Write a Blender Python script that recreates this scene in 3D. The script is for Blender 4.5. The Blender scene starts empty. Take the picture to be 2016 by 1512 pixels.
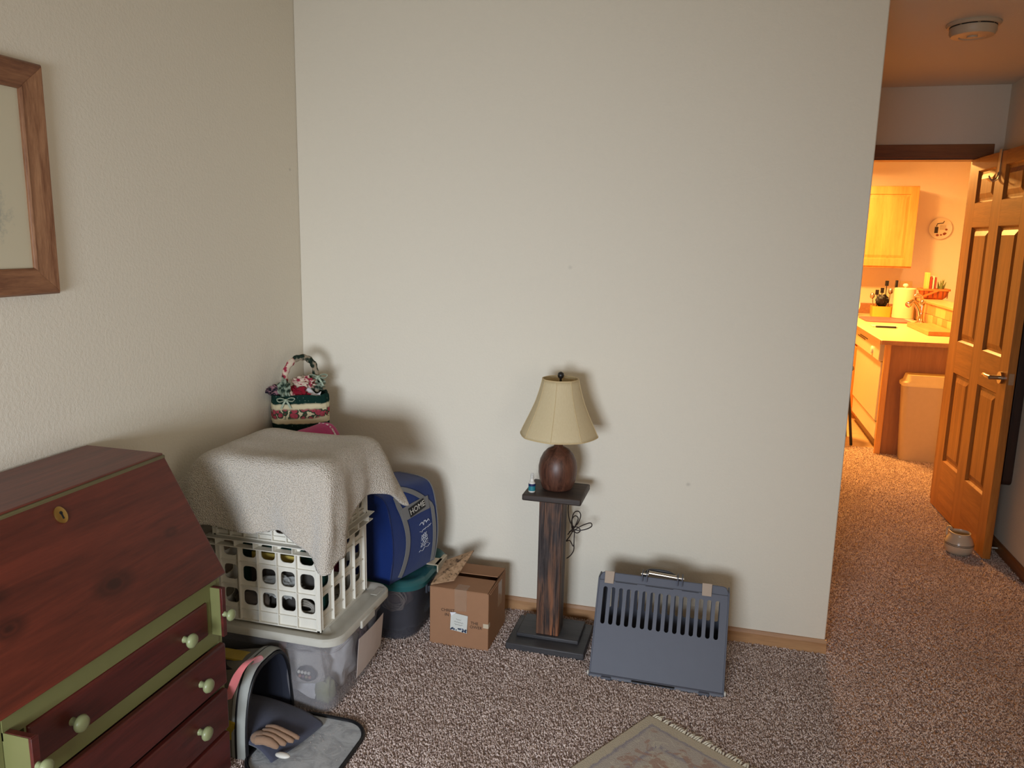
import bpy, bmesh, math, random
from math import sin, cos, pi, radians, atan2, sqrt
from mathutils import Vector, Matrix, noise
random.seed(7)
D = bpy.data
SC = bpy.context.scene
COL = SC.collection

# ------------------------------------------------------------------ camera
F_PX, PITCH, ROLL, YAW = 1529.5, .183838, .0210779, .258633
CAM = Vector((1.7237, -2.9754, 1.54))
fw = Vector((-sin(YAW)*cos(PITCH), cos(YAW)*cos(PITCH), -sin(PITCH)))
rt = Vector((cos(YAW), sin(YAW), 0)); up = rt.cross(fw)
r2 = rt*cos(ROLL)+up*sin(ROLL); u2 = -rt*sin(ROLL)+up*cos(ROLL)
cam = D.objects.new('camera', D.cameras.new('camera')); COL.objects.link(cam)
cam.matrix_world = Matrix(((r2.x, u2.x, -fw.x, CAM.x), (r2.y, u2.y, -fw.y, CAM.y), (r2.z, u2.z, -fw.z, CAM.z), (0, 0, 0, 1)))
cam.data.sensor_width = 36; cam.data.lens = F_PX/2016*36
cam.data.clip_start = .05
SC.camera = cam

# ------------------------------------------------------------------ world, lights, exposure
w = D.worlds.new('world'); SC.world = w; w.use_nodes = True
w.node_tree.nodes['Background'].inputs[0].default_value = (.62, .78, 1, 1)
w.node_tree.nodes['Background'].inputs[1].default_value = 1.0

def area(name, loc, rot, sx, sy, power, col, spread=180):
    l = D.lights.new(name, 'AREA'); l.shape = 'RECTANGLE'; l.size = sx; l.size_y = sy
    l.energy = power; l.color = col; l.spread = radians(spread)
    o = D.objects.new(name, l); COL.objects.link(o); o.location = loc; o.rotation_euler = rot
    o.visible_glossy = True
    return o
# daylight entering through the window in the wall behind the camera
area('window_daylight', (1.16, -4.27, 1.05), (radians(82), 0, radians(8)), 1.0, .74, 27.5, (.80, .89, 1.0), 80)
# warm fill light added at the right wall behind the camera
area('side_fill_light', (3.17, -3.35, 1.35), (radians(90), 0, radians(90)), 1.1, 1.1, 18, (1.0, .88, .70))
# kitchen lamps and the hall fill
area('kitchen_fixture_lamp', (2.78, 4.85, 2.30), (0, 0, 0), .34, .34, 30, (1, .54, .20))
area('hall_fill_lamp', (2.30, 3.78, 2.38), (0, 0, 0), .25, .25, 215, (1, .47, .11))  # added lamp, brings extra warm light onto the hall floor and door
area('kitchen_ceiling_lamp', (3.6, 4.3, 2.40), (0, 0, 0), .3, .3, 16, (1, .58, .24), 130)
SC.view_settings.view_transform = 'Standard'; SC.view_settings.look = 'None'
SC.view_settings.exposure = -0.36; SC.view_settings.gamma = 1; SC.view_settings.use_curve_mapping = False

# ------------------------------------------------------------------ materials
def lin(c):
    c = c/255
    return c/12.92 if c <= .04045 else ((c+.055)/1.055)**2.4
def rgb(r, g, b): return (lin(r), lin(g), lin(b), 1)
class NT:
    def __init__(s, name):
        s.m = D.materials.new(name); s.m.use_nodes = True; s.t = s.m.node_tree
        s.b = s.t.nodes['Principled BSDF']; s.out = s.t.nodes['Material Output']
    def n(s, typ, **kw):
        nd = s.t.nodes.new(typ)
        for k, v in kw.items():
            if k.startswith('_'): nd.inputs[k[1:].replace('_', ' ')].default_value = v
            else: setattr(nd, k, v)
        return nd
    def l(s, a, b): s.t.links.new(a, b)
    def co(s, scale=(1, 1, 1), rot=(0, 0, 0), loc=(0, 0, 0)):
        tc = s.n('ShaderNodeTexCoord'); mp = s.n('ShaderNodeMapping')
        mp.inputs['Scale'].default_value = scale; mp.inputs['Rotation'].default_value = rot; mp.inputs['Location'].default_value = loc
        s.l(tc.outputs['Object'], mp.inputs[0]); return mp.outputs[0]
    def noise(s, vec, scale, detail=3, rough=.5, dist=0):
        nd = s.n('ShaderNodeTexNoise', _Scale=scale, _Detail=detail, _Roughness=rough, _Distortion=dist)
        s.l(vec, nd.inputs['Vector']); return nd.outputs['Fac']
    def ramp(s, fac, stops, interp='LINEAR'):
        r = s.n('ShaderNodeValToRGB'); r.color_ramp.interpolation = interp
        el = r.color_ramp.elements
        while len(el) < len(stops): el.new(.5)
        for e, (p, c) in zip(el, stops): e.position = p; e.color = c
        s.l(fac, r.inputs[0]); return r.outputs[0]
    def mix(s, fac, a, b, mode='MIX'):
        m = s.n('ShaderNodeMix', data_type='RGBA', blend_type=mode)
        for sock, v in ((m.inputs[0], fac), (m.inputs[6], a), (m.inputs[7], b)):
            if hasattr(v, 'links'): s.l(v, sock)
            else: sock.default_value = v
        return m.outputs[2]
    def math(s, op, a, b=0.0, c=None):
        m = s.n('ShaderNodeMath', operation=op)
        for i, v in enumerate((a, b) if c is None else (a, b, c)):
            if hasattr(v, 'links'): s.l(v, m.inputs[i])
            else: m.inputs[i].default_value = v
        return m.outputs[0]
    def bump(s, h, strength, dist):
        b = s.n('ShaderNodeBump', _Strength=strength, _Distance=dist); s.l(h, b.inputs['Height'])
        s.l(b.outputs[0], s.b.inputs['Normal'])
    def col(s, c):
        if hasattr(c, 'links'): s.l(c, s.b.inputs['Base Color'])
        else: s.b.inputs['Base Color'].default_value = c
    def rough(s, v, spec=None):
        s.b.inputs['Roughness'].default_value = v
        if spec is not None: s.b.inputs['Specular IOR Level'].default_value = spec
_mc = {}
def plain(name, c, rough=.5, metal=0, spec=None, bump=None):
    if name in _mc: return _mc[name]
    t = NT(name); t.rough(rough, spec); t.b.inputs['Metallic'].default_value = metal
    v = t.co()
    nz = t.noise(v, 30, 3)
    d = tuple(x*.90 for x in c[:3])+(1,)
    t.col(t.mix(nz, d, c))
    if bump: t.bump(t.noise(v, bump[0], 3), bump[1], bump[2])
    _mc[name] = t.m; return t.m
def wood(name, dark, lite, axis='z', scale=1.0, rough=.5, stretch=14, knots=False, contrast=(.35, .68), bump=.15):
    if name in _mc: return _mc[name]
    t = NT(name); sc = {'x': (1/stretch, 1, 1), 'y': (1, 1/stretch, 1), 'z': (1, 1, 1/stretch)}[axis]
    v = t.co(tuple(a*scale for a in sc))
    n1 = t.noise(v, 22, 5, .6, .6); n2 = t.noise(v, 160, 3, .6)
    f = t.math('ADD', t.math('MULTIPLY', n1, .72), t.math('MULTIPLY', n2, .28))
    c = t.ramp(f, [(contrast[0], dark), (contrast[1], lite)])
    if knots:
        geo = t.n('ShaderNodeNewGeometry')
        for kp, kr in knots:
            vs_ = t.n('ShaderNodeVectorMath', operation='SUBTRACT'); t.l(geo.outputs['Position'], vs_.inputs[0]); vs_.inputs[1].default_value = kp
            vm_ = t.n('ShaderNodeVectorMath', operation='MULTIPLY'); t.l(vs_.outputs[0], vm_.inputs[0]); vm_.inputs[1].default_value = (1, .55, 1)
            vl_ = t.n('ShaderNodeVectorMath', operation='LENGTH'); t.l(vm_.outputs[0], vl_.inputs[0])
            dd_ = t.math('ADD', vl_.outputs['Value'], t.math('MULTIPLY', t.math('SUBTRACT', n1, .5), kr*.8))
            kf = t.ramp(dd_, [(kr*.35, (.85, .85, .85, 1)), (kr*.55, (.35, .35, .35, 1)), (kr*.7, (.65, .65, .65, 1)), (kr*1.4, (0, 0, 0, 1))])
            c = t.mix(kf, c, tuple(x*.4 for x in dark[:3])+(1,))
    t.col(c); t.rough(rough); t.bump(f, bump, .004)
    _mc[name] = t.m; return t.m

def wall_paint(name, c, marks=()):
    t = NT(name); v = t.co()
    big = t.noise(v, 1.2, 2)
    base = t.mix(big, tuple(x*.97 for x in c[:3])+(1,), c)
    for (px, py, pz, r, s) in marks:
        geo = t.n('ShaderNodeNewGeometry')
        vm = t.n('ShaderNodeVectorMath', operation='DISTANCE'); t.l(geo.outputs['Position'], vm.inputs[0]); vm.inputs[1].default_value = (px, py, pz)
        wob = t.math('ADD', vm.outputs['Value'], t.math('MULTIPLY', t.noise(v, 60, 2), r*.9))
        mk = t.ramp(wob, [(r*.9, (s, s, s, 1)), (r*1.6, (0, 0, 0, 1))])
        base = t.mix(mk, base, rgb(110, 108, 100))
    t.col(base); t.rough(.75, .25)
    h = t.noise(v, 95, 3, .55); h2 = t.noise(v, 260, 2)
    t.bump(t.math('ADD', h, t.math('MULTIPLY', h2, .4)), .32, .004)
    return t.m
PAINT = rgb(232, 224, 207)
M_wall = wall_paint('orange_peel_wall_paint', PAINT, [(1.158, 0, 1.44, .009, .16), (1.652, 0, .62, .008, .25), (.0, -.06, 1.8, .006, .3)])
M_wall2 = wall_paint('hall_wall_paint', PAINT)
M_ceil = wall_paint('ceiling_paint', rgb(228, 222, 210))
M_kwall = wall_paint('kitchen_wall_paint', rgb(236, 222, 200))

def carpet():
    t = NT('mauve_beige_carpet_backing'); v = t.co()
    f = t.noise(v, 110, 4, .7)
    t.col(t.ramp(f, [(.36, rgb(96, 78, 72)), (.5, rgb(170, 148, 138)), (.64, rgb(216, 196, 184))]))
    t.rough(1.0, .05); t.bump(f, .9, .012); return t.m
def pile():
    t = NT('mauve_beige_carpet_tufts'); oi = t.n('ShaderNodeObjectInfo'); geo = t.n('ShaderNodeNewGeometry')
    n3 = t.n('ShaderNodeTexNoise', _Scale=3.0, _Detail=4.0); t.l(geo.outputs['Position'], n3.inputs['Vector'])
    c = t.ramp(oi.outputs['Random'], [(.0, rgb(136, 112, 104)), (.3, rgb(186, 164, 154)), (.65, rgb(220, 200, 190)), (1, rgb(244, 228, 219))])
    c = t.mix(t.ramp(n3.outputs['Fac'], [(.38, (0, 0, 0, 1)), (.62, (.35, .35, .35, 1))]), c, rgb(182, 158, 144))
    t.col(c); t.rough(1.0, .05); return t.m
M_carpet = carpet()
def vinyl():
    t = NT('tan_vinyl_tile_floor'); v = t.co()
    br = t.n('ShaderNodeTexBrick', offset=0.0, _Scale=1.0, _Mortar_Size=.006)
    br.inputs['Brick Width'].default_value = .3; br.inputs['Row Height'].default_value = .3
    br.inputs['Color1'].default_value = rgb(170, 140, 104); br.inputs['Color2'].default_value = rgb(158, 130, 98); br.inputs['Mortar'].default_value = rgb(120, 98, 74)
    t.l(v, br.inputs['Vector'])
    t.col(t.mix(t.noise(v, 18, 4), br.outputs[0], rgb(190, 160, 120))); t.rough(.45); return t.m
M_vinyl = vinyl()

KNOTS = [((.385, -1.56, .720), .030), ((.33, -1.83, .800), .022), ((.375, -1.83, .740), .022), ((.36, -1.33, .76), .014)]
M_oak = wood('golden_oak_door', rgb(140, 84, 30), rgb(186, 124, 54), 'z', 1.0, .38)
M_oakx = wood('golden_oak_rail', rgb(140, 84, 30), rgb(188, 126, 56), 'y', 1.0, .38)
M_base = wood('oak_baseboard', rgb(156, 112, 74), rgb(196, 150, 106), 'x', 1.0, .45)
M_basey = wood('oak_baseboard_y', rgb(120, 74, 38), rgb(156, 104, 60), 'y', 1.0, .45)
M_casing = wood('dark_oak_casing', rgb(110, 66, 32), rgb(150, 96, 50), 'x', 1.0, .45)
M_red = wood('red_stained_pine', rgb(62, 22, 14), rgb(112, 46, 30), 'y', 1.0, .42, 12, KNOTS, (.30, .74), .14)
M_redx = wood('red_stained_pine_top', rgb(84, 36, 28), rgb(124, 62, 48), 'y', 1.0, .42, 12, False)
M_redd = wood('red_stained_drawer', rgb(62, 20, 16), rgb(98, 36, 30), 'y', 1.0, .40, 12, False)
M_green = plain('sage_green_paint', rgb(112, 112, 68), .45, bump=(40, .08, .002))
M_knob = plain('pale_sage_knob_paint', rgb(142, 148, 106), .38)
M_brass = plain('aged_brass', rgb(176, 140, 78), .35, .9)
M_black = plain('black_void', rgb(10, 9, 9), .8)
M_frame = wood('carved_walnut_frame', rgb(118, 74, 48), rgb(186, 138, 100), 'z', 1.6, .5, 9, bump=.35)
M_framey = wood('carved_walnut_frame_rail', rgb(104, 62, 40), rgb(164, 114, 78), 'y', 1.6, .5, 9, bump=.35)
def postmat():
    t = NT('weathered_post_wood'); n1 = t.noise(t.co((1, 1, .06)), 55, 5, .7, .8); n2 = t.noise(t.co((1, 1, .03)), 190, 3, .7); n3 = t.noise(t.co((1, 1, .22)), 14, 3, .6, .5)
    c = t.ramp(n3, [(.40, rgb(66, 56, 54)), (.52, rgb(112, 78, 58)), (.66, rgb(158, 98, 62))])
    f = t.math('ADD', t.math('MULTIPLY', n1, .6), t.math('MULTIPLY', n2, .4))
    c = t.mix(t.ramp(f, [(.42, (1, 1, 1, 1)), (.54, (0, 0, 0, 1))]), c, rgb(36, 26, 24))
    t.col(c); t.rough(.6); t.bump(f, .7, .006); return t.m
M_post = postmat()
M_slab = wood('dark_weathered_slab', rgb(40, 33, 30), rgb(86, 68, 58), 'x', 1.0, .55, 16, bump=.4)
M_slabb = wood('charcoal_painted_slab', rgb(44, 44, 48), rgb(74, 72, 74), 'x', 1.0, .5, 16, bump=.25)
M_walnut = wood('turned_walnut', rgb(50, 28, 22), rgb(104, 66, 50), 'z', 2.2, .42, 16, False, (.36, .62), .05)
M_cream = plain('cream_crate_plastic', rgb(222, 217, 204), .42, spec=.4)
M_lidp = plain('grey_white_lid_plastic', rgb(192, 188, 176), .42, spec=.4)
M_teal = plain('teal_lid_plastic', rgb(38, 92, 94), .4)
M_latch = plain('cream_latch_plastic', rgb(206, 190, 164), .45)
M_card = plain('brown_cardboard', rgb(164, 122, 92), .8, spec=.15, bump=(70, .10, .002))
M_cardd = plain('cardboard_edge', rgb(120, 86, 60), .9)
M_grey = plain('slate_grey_carrier_plastic', rgb(92, 95, 107), .5, spec=.35)
M_greyd = plain('dark_grey_plastic', rgb(58, 60, 66), .5)
M_taupe = plain('taupe_latch_plastic', rgb(178, 158, 140), .5)
M_white = plain('white_plastic', rgb(228, 224, 214), .4)
M_metal = plain('brushed_nickel', rgb(190, 180, 165), .28, 1.0)
M_chrome = plain('chrome', rgb(215, 205, 190), .12, 1.0)
M_cord = plain('brown_lamp_cord', rgb(44, 32, 28), .5)
M_blk = plain('black_binding', rgb(16, 16, 20), .45)
M_navy = plain('navy_mesh_cloth', rgb(28, 32, 46), .7)
M_ink = plain('faded_black_ink', rgb(66, 46, 36), .8)

def fabric(name, c, scale=500, rough=.9, var=.85, bump=.3, fold=None):
    t = NT(name); v = t.co(); nz = t.noise(v, 14, 3)
    t.col(t.mix(nz, tuple(x*var for x in c[:3])+(1,), c)); t.rough(rough, .15)
    h = t.noise(v, scale, 2)
    if fold: h = t.math('ADD', t.math('MULTIPLY', t.noise(v, fold, 3), 3.0), h)
    t.bump(h, bump, .003); t.b.inputs['Sheen Weight'].default_value = .2
    return t.m
M_blue = fabric('royal_blue_nylon', rgb(10, 42, 106), 400, .6, .75, .25, 12)
M_strap = fabric('grey_webbing', rgb(122, 120, 118), 700)
M_pink = fabric('salmon_pink_webbing', rgb(214, 118, 118), 700)
M_magenta = fabric('magenta_cloth', rgb(182, 36, 104), 300, .6, .75, .3, 25)
M_mustard = fabric('mustard_yellow_cloth', rgb(176, 146, 34), 300, .6, .7)
M_bagmesh = fabric('grey_olive_mesh', rgb(98, 92, 80), 900)
M_lace = fabric('white_lace_cloth', rgb(196, 190, 184), 220, .9, .8, .8, 20)
M_paper = fabric('crumpled_white_paper', rgb(232, 230, 234), 60, .8, .92, .3, 18)
M_olive = fabric('pale_green_cloth', rgb(160, 162, 126), 300, .9, .8, .5, 20)
M_mauve = fabric('dusty_mauve_cloth', rgb(120, 92, 98), 300, .9, .7, .5, 20)
M_denim = fabric('charcoal_blue_knit', rgb(78, 80, 96), 500, .95, .7, .4, 15)
M_tan = fabric('tan_plush', rgb(160, 128, 104), 400, .95, .75, .4)
M_dgrey = fabric('dark_grey_cloth', rgb(58, 56, 58), 400, .9, .8, .4, 20)
def fleece():
    t = NT('cream_sherpa_fleece'); v = t.co()
    vo = t.n('ShaderNodeTexVoronoi', _Scale=260.0); t.l(v, vo.inputs['Vector'])
    n1 = t.noise(v, 130, 3, .6)
    t.col(t.mix(t.ramp(vo.outputs['Distance'], [(.1, (0, 0, 0, 1)), (.7, (1, 1, 1, 1))]), rgb(222, 212, 198), rgb(190, 179, 164)))
    t.rough(1, .1)
    t.bump(t.math('ADD', t.math('MULTIPLY', vo.outputs['Distance'], -1.0), n1), .8, .006)
    t.b.inputs['Sheen Weight'].default_value = .3; return t.m
M_fleece = fleece()
def translucent(name, c, alpha, rough=.35):
    t = NT(name); t.col(c); t.rough(rough)
    tr = t.n('ShaderNodeBsdfTransparent'); mx = t.n('ShaderNodeMixShader')
    v = t.co(); f = t.ramp(t.noise(v, 9, 3), [(.35, (alpha-.08,)*3+(1,)), (.65, (alpha+.08,)*3+(1,))])
    t.l(f, mx.inputs[0]); t.l(tr.outputs[0], mx.inputs[1]); t.l(t.b.outputs[0], mx.inputs[2]); t.l(mx.outputs[0], t.out.inputs[0])
    return t.m
M_clear = translucent('clear_hazy_plastic', rgb(170, 166, 168), .26)
M_smoke = translucent('smoky_grey_plastic', rgb(84, 84, 92), .42)
M_vinylc = translucent('clear_vinyl', rgb(176, 180, 184), .80, .2)
M_film = translucent('crinkled_clear_film', rgb(200, 200, 196), .35, .15)
M_tape = translucent('clear_packing_tape', rgb(196, 160, 132), .42, .18)

# ------------------------------------------------------------------ mesh helpers
class MB:
    def __init__(s): s.v = []; s.f = []
    def add(s, vs, fs):
        k = len(s.v); s.v += [tuple(v) for v in vs]; s.f += [tuple(i+k for i in f) for f in fs]; return s
    def box(s, x0, x1, y0, y1, z0, z1):
        return s.add([(x, y, z) for z in (z0, z1) for y in (y0, y1) for x in (x0, x1)],
                     [(0, 2, 3, 1), (4, 5, 7, 6), (0, 1, 5, 4), (2, 6, 7, 3), (0, 4, 6, 2), (1, 3, 7, 5)])
    def hexa(s, p):   # p: 4 bottom then 4 top, both anticlockwise seen from above
        return s.add(p, [(3, 2, 1, 0), (4, 5, 6, 7), (0, 1, 5, 4), (1, 2, 6, 5), (2, 3, 7, 6), (3, 0, 4, 7)])
    def loft(s, rings, cap0=True, cap1=True, closed=True):
        n = len(rings[0]); vs = [p for r in rings for p in r]; fs = []
        for i in range(len(rings)-1):
            for j in range(n if closed else n-1):
                a = i*n+j; b = i*n+(j+1) % n; fs.append((a, b, b+n, a+n))
        if cap0: fs.append(tuple(range(n-1, -1, -1)))
        if cap1: fs.append(tuple(range((len(rings)-1)*n, len(rings)*n)))
        return s.add(vs, fs)
    def lathe(s, prof, c=(0, 0, 0), n=32, rf=None, cap0=True, cap1=True, ax='z', sx=1, sy=1):
        rings = []
        for r, h in prof:
            ring = []
            for k in range(n):
                a = 2*pi*k/n; rr = r*(rf(a, h) if rf else 1)
                p = (rr*cos(a)*sx, rr*sin(a)*sy, h)
                if ax == 'x': p = (h, p[0], p[1])
                elif ax == 'y': p = (p[0], -h, p[1])
                ring.append((c[0]+p[0], c[1]+p[1], c[2]+p[2]))
            rings.append(ring)
        return s.loft(rings, cap0, cap1)
    def tube(s, pts, r, n=8, cap=True):
        pts = [Vector(p) for p in pts]; rings = []; prev = None
        for i, p in enumerate(pts):
            t = (pts[min(i+1, len(pts)-1)]-pts[max(i-1, 0)]).normalized()
            if prev is None:
                a = Vector((0, 0, 1)) if abs(t.z) < .9 else Vector((1, 0, 0)); u = t.cross(a).normalized()
            else: u = (prev-t*prev.dot(t)).normalized()
            prev = u; v = t.cross(u); rr = r[i] if isinstance(r, (list, tuple)) else r
            rings.append([p+u*cos(2*pi*k/n)*rr+v*sin(2*pi*k/n)*rr for k in range(n)])
        return s.loft(rings, cap, cap)
    def ribbon(s, pts, wv, th, wvs=None):   # flat strip along pts, width vector wv (or per point), thickness th
        pts = [Vector(p) for p in pts]; rings = []
        for i, p in enumerate(pts):
            t = (pts[min(i+1, len(pts)-1)]-pts[max(i-1, 0)]).normalized()
            wd = Vector(wvs[i] if wvs else wv); nn = t.cross(wd).normalized()*th/2
            rings.append([p-wd/2-nn, p+wd/2-nn, p+wd/2+nn, p-wd/2+nn])
        return s.loft(rings)
    def holes(s, O, U, V, N, th, cells, arc=3):
        """plate in plane O+u*U+v*V, thickness th along N; cells (u0,v0,u1,v1,hole) hole=(hw,hh,r) or None"""
        O, U, V, N = Vector(O), Vector(U), Vector(V), Vector(N)
        for (a0, b0, a1, b1, h) in cells:
            cor = [(a0, b0), (a1, b0), (a1, b1), (a0, b1)]
            if not h:
                P = [O+U*a+V*b+N*o for o in (0, th) for a, b in cor]; s.hexa(P); continue
            hw, hh, r = h; cx, cy = (a0+a1)/2, (b0+b1)/2
            inn = []
            for k, (sx, sy, st) in enumerate(((-1, -1, pi), (1, -1, 1.5*pi), (1, 1, 0), (-1, 1, .5*pi))):
                ox, oy = cx+sx*(hw/2-r), cy+sy*(hh/2-r)
                inn.append([(ox+r*cos(st+pi/2*i/arc), oy+r*sin(st+pi/2*i/arc)) for i in range(arc+1)])
            flat = [p for q in inn for p in q]; m = len(flat)
            pts = cor+flat; vs = [O+U*a+V*b+N*o for o in (0, th) for a, b in pts]; K = len(pts); fs = []
            for k in range(4):
                st = 4+k*(arc+1)
                for i in range(arc): fs.append((k, st+i+1, st+i)); fs.append((K+k, K+st+i, K+st+i+1))
                e = st+arc; nx = 4+((k+1) % 4)*(arc+1); k2 = (k+1) % 4
                fs.append((k, k2, nx, e)); fs.append((K+k, K+e, K+nx, K+k2))
                fs.append((k, k2, K+k2, K+k))
            for i in range(m):
                a = 4+i; b = 4+(i+1) % m; fs.append((a, b, K+b, K+a))
            s.add(vs, fs)
        return s
    def bvl(s, x0, x1, y0, y1, z0, z1): return s.box(x0, x1, y0, y1, z0, z1)

def mkobj(name, mb, mat, org=(0, 0, 0), smooth=None, bevel=0, seg=2, solid=0, sub=0, disp=None, fixn=True):
    me = D.meshes.new(name); o0 = Vector(org)
    me.from_pydata([Vector(v)-o0 for v in mb.v], [], mb.f); me.update()
    if fixn:
        bm = bmesh.new(); bm.from_mesh(me)
        bmesh.ops.remove_doubles(bm, verts=bm.verts, dist=1e-6)
        bmesh.ops.recalc_face_normals(bm, faces=bm.faces); bm.to_mesh(me); bm.free()
    me.materials.append(mat)
    o = D.objects.new(name, me); COL.objects.link(o)
    if solid: md = o.modifiers.new('sol', 'SOLIDIFY'); md.thickness = solid; md.offset = 0
    if bevel:
        md = o.modifiers.new('bev', 'BEVEL'); md.width = bevel; md.segments = seg; md.limit_method = 'ANGLE'; md.angle_limit = radians(40)
        if smooth is None: smooth = 40
    if sub: md = o.modifiers.new('sub', 'SUBSURF'); md.levels = sub; md.render_levels = sub
    if smooth is not None:
        me.polygons.foreach_set('use_smooth', [True]*len(me.polygons))
        if smooth < 180: me.set_sharp_from_angle(angle=radians(smooth))
    return o
def thing(name, label, cat, loc, group=None):
    o = D.objects.new(name, None); COL.objects.link(o); o.location = loc; o.empty_display_size = .05
    o['label'] = label; o['category'] = cat
    if group: o['group'] = group
    return o
def root(o):
    while o.parent: o = o.parent
    return o
def part(name, mb, mat, parent, label=None, **kw):
    o = mkobj(name, mb, mat, root(parent).location, **kw); o.parent = parent
    if label: o['label'] = label
    return o
def solo(name, mb, mat, label, cat, loc, group=None, **kw):
    o = mkobj(name, mb, mat, loc, **kw); o.location = loc; o['label'] = label; o['category'] = cat
    if group: o['group'] = group
    return o
def struct(name, mb, mat, **kw):
    o = mkobj(name, mb, mat, **kw); o['kind'] = 'structure'; return o
def rrect(x0, x1, y0, y1, z, r, n=5):
    pts = []
    for cx, cy, st in ((x1-r, y0+r, -pi/2), (x1-r, y1-r, 0), (x0+r, y1-r, pi/2), (x0+r, y0+r, pi)):
        pts += [(cx+r*cos(st+pi/2*i/n), cy+r*sin(st+pi/2*i/n), z) for i in range(n+1)]
    return pts
def catmull(pts, m=6, closed=False):
    pts = [Vector(p) for p in pts]; n = len(pts); out = []
    rng = n if closed else n-1
    for i in range(rng):
        g = (lambda k: pts[k % n]) if closed else (lambda k: pts[max(0, min(n-1, k))])
        a, b, c, d = g(i-1), g(i), g(i+1), g(i+2)
        for j in range(m):
            t = j/m
            out.append(.5*((2*b)+(c-a)*t+(2*a-5*b+4*c-d)*t*t+(3*b-a-3*c+d)*t**3))
    if not closed: out.append(pts[-1])
    return out
def grid(mb, fn, nu, nv):
    vs = [fn(i/nu, j/nv) for j in range(nv+1) for i in range(nu+1)]; fs = []
    for j in range(nv):
        for i in range(nu):
            a = j*(nu+1)+i; fs.append((a, a+1, a+nu+2, a+nu+1))
    return mb.add(vs, fs)
def netsurf(P, m):
    rows = [catmull(r, m) for r in P]; cols = [catmull([rows[j][i] for j in range(len(rows))], m) for i in range(len(rows[0]))]
    nu = len(cols)-1; nv = len(cols[0])-1; mb = MB()
    return grid(mb, lambda u, v: cols[round(u*nu)][round(v*nv)], nu, nv)
_dg = None
def text_mb(txt, size, fn, align='CENTER'):
    """lettering as flat geometry; fn maps (u, v) in metres to a world point"""
    cu = D.curves.new('t', 'FONT'); cu.body = txt; cu.size = size; cu.align_x = align; cu.align_y = 'CENTER'; cu.resolution_u = 2
    o = D.objects.new('t', cu); COL.objects.link(o)
    bpy.context.view_layer.update(); dg = bpy.context.evaluated_depsgraph_get()
    me = D.meshes.new_from_object(o.evaluated_get(dg)); mb = MB()
    mb.add([fn(v.co.x, v.co.y) for v in me.vertices], [tuple(p.vertices) for p in me.polygons])
    D.objects.remove(o); D.meshes.remove(me); D.curves.remove(cu)
    return mb
def blob(mb, c, s, seed=0, amp=.25, nu=20, nv=12, freq=2.5, squash=1):
    rings = []
    for j in range(1, nv):
        ph = pi*j/nv; ring = []
        for i in range(nu):
            th = 2*pi*i/nu; d = Vector((sin(ph)*cos(th), sin(ph)*sin(th), -cos(ph)))
            k = 1+amp*noise.noise(d*freq+Vector((seed*3.1, seed*1.7, seed)))
            q = Vector((abs(d.x)**squash*(1 if d.x > 0 else -1), abs(d.y)**squash*(1 if d.y > 0 else -1), abs(d.z)**squash*(1 if d.z > 0 else -1)))
            ring.append((c[0]+q.x*s[0]*k, c[1]+q.y*s[1]*k, c[2]+q.z*s[2]*k))
        rings.append(ring)
    return mb.loft(rings)

# ------------------------------------------------------------------ room shell
XR = 3.2; YE = 2.10; YB = 5.70; ZC = 2.48; ZH = 2.44; YR = -4.30; XK = 4.9
FLOOR = struct('floor', MB().box(-.12, XK+.1, YR-.12, 3.42, -.1, 0), M_carpet)
def scatter_pile():
    tuft = MB(); rings = []
    for h_, r_ in ((0, .0016), (.0035, .0021), (.007, .0015), (.0088, .0004)):
        rings.append([(r_*cos(2*pi*k/5)+.0010*(h_/.006)**2, r_*sin(2*pi*k/5), h_-.002) for k in range(5)])
    tuft.loft(rings, False, True)
    me = D.meshes.new('tuft'); me.from_pydata(tuft.v, [], tuft.f); me.materials.append(pile())
    me.polygons.foreach_set('use_smooth', [True]*len(me.polygons))
    area_ = MB()
    for (x0, x1, y0, y1) in ((.0, 3.2, -1.9, 0), (2.2, 3.2, 0, 2.1), (2.2, 3.3, 2.1, 3.42)): area_.add([(x0, y0, 0), (x1, y0, 0), (x1, y1, 0), (x0, y1, 0)], [(0, 1, 2, 3)])
    o = mkobj('carpet_pile', area_, M_carpet, fixn=False); o.parent = FLOOR; o['kind'] = 'stuff'
    ng = D.node_groups.new('pile', 'GeometryNodeTree')
    ng.interface.new_socket('Geometry', in_out='INPUT', socket_type='NodeSocketGeometry'); ng.interface.new_socket('Geometry', in_out='OUTPUT', socket_type='NodeSocketGeometry')
    N = ng.nodes.new; L_ = ng.links.new
    gi = N('NodeGroupInput'); go = N('NodeGroupOutput'); dd = N('GeometryNodeDistributePointsOnFaces'); ip = N('GeometryNodeInstanceOnPoints')
    dd.inputs['Density'].default_value = 34000
    tu = D.objects.new('tuft_source', me)
    oi = N('GeometryNodeObjectInfo'); oi.inputs['Object'].default_value = tu
    oi.inputs['As Instance'].default_value = True
    rv = N('FunctionNodeRandomValue'); rv.data_type = 'FLOAT_VECTOR'; rv.inputs[0].default_value = (-.75, -.75, 0); rv.inputs[1].default_value = (.75, .75, 6.28)
    rs = N('FunctionNodeRandomValue'); rs.data_type = 'FLOAT'; rs.inputs[2].default_value = .75; rs.inputs[3].default_value = 1.25
    L_(gi.outputs[0], dd.inputs['Mesh']); L_(dd.outputs['Points'], ip.inputs['Points']); L_(oi.outputs['Geometry'], ip.inputs['Instance'])
    L_(rv.outputs[0], ip.inputs['Rotation']); L_(rs.outputs[1], ip.inputs['Scale']); L_(ip.outputs[0], go.inputs[0])
    md = o.modifiers.new('pile', 'NODES'); md.node_group = ng
scatter_pile()
struct('floor_kitchen', MB().box(-.12, XK+.1, 3.42, YB+.12, -.1, -.002), M_vinyl)
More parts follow.
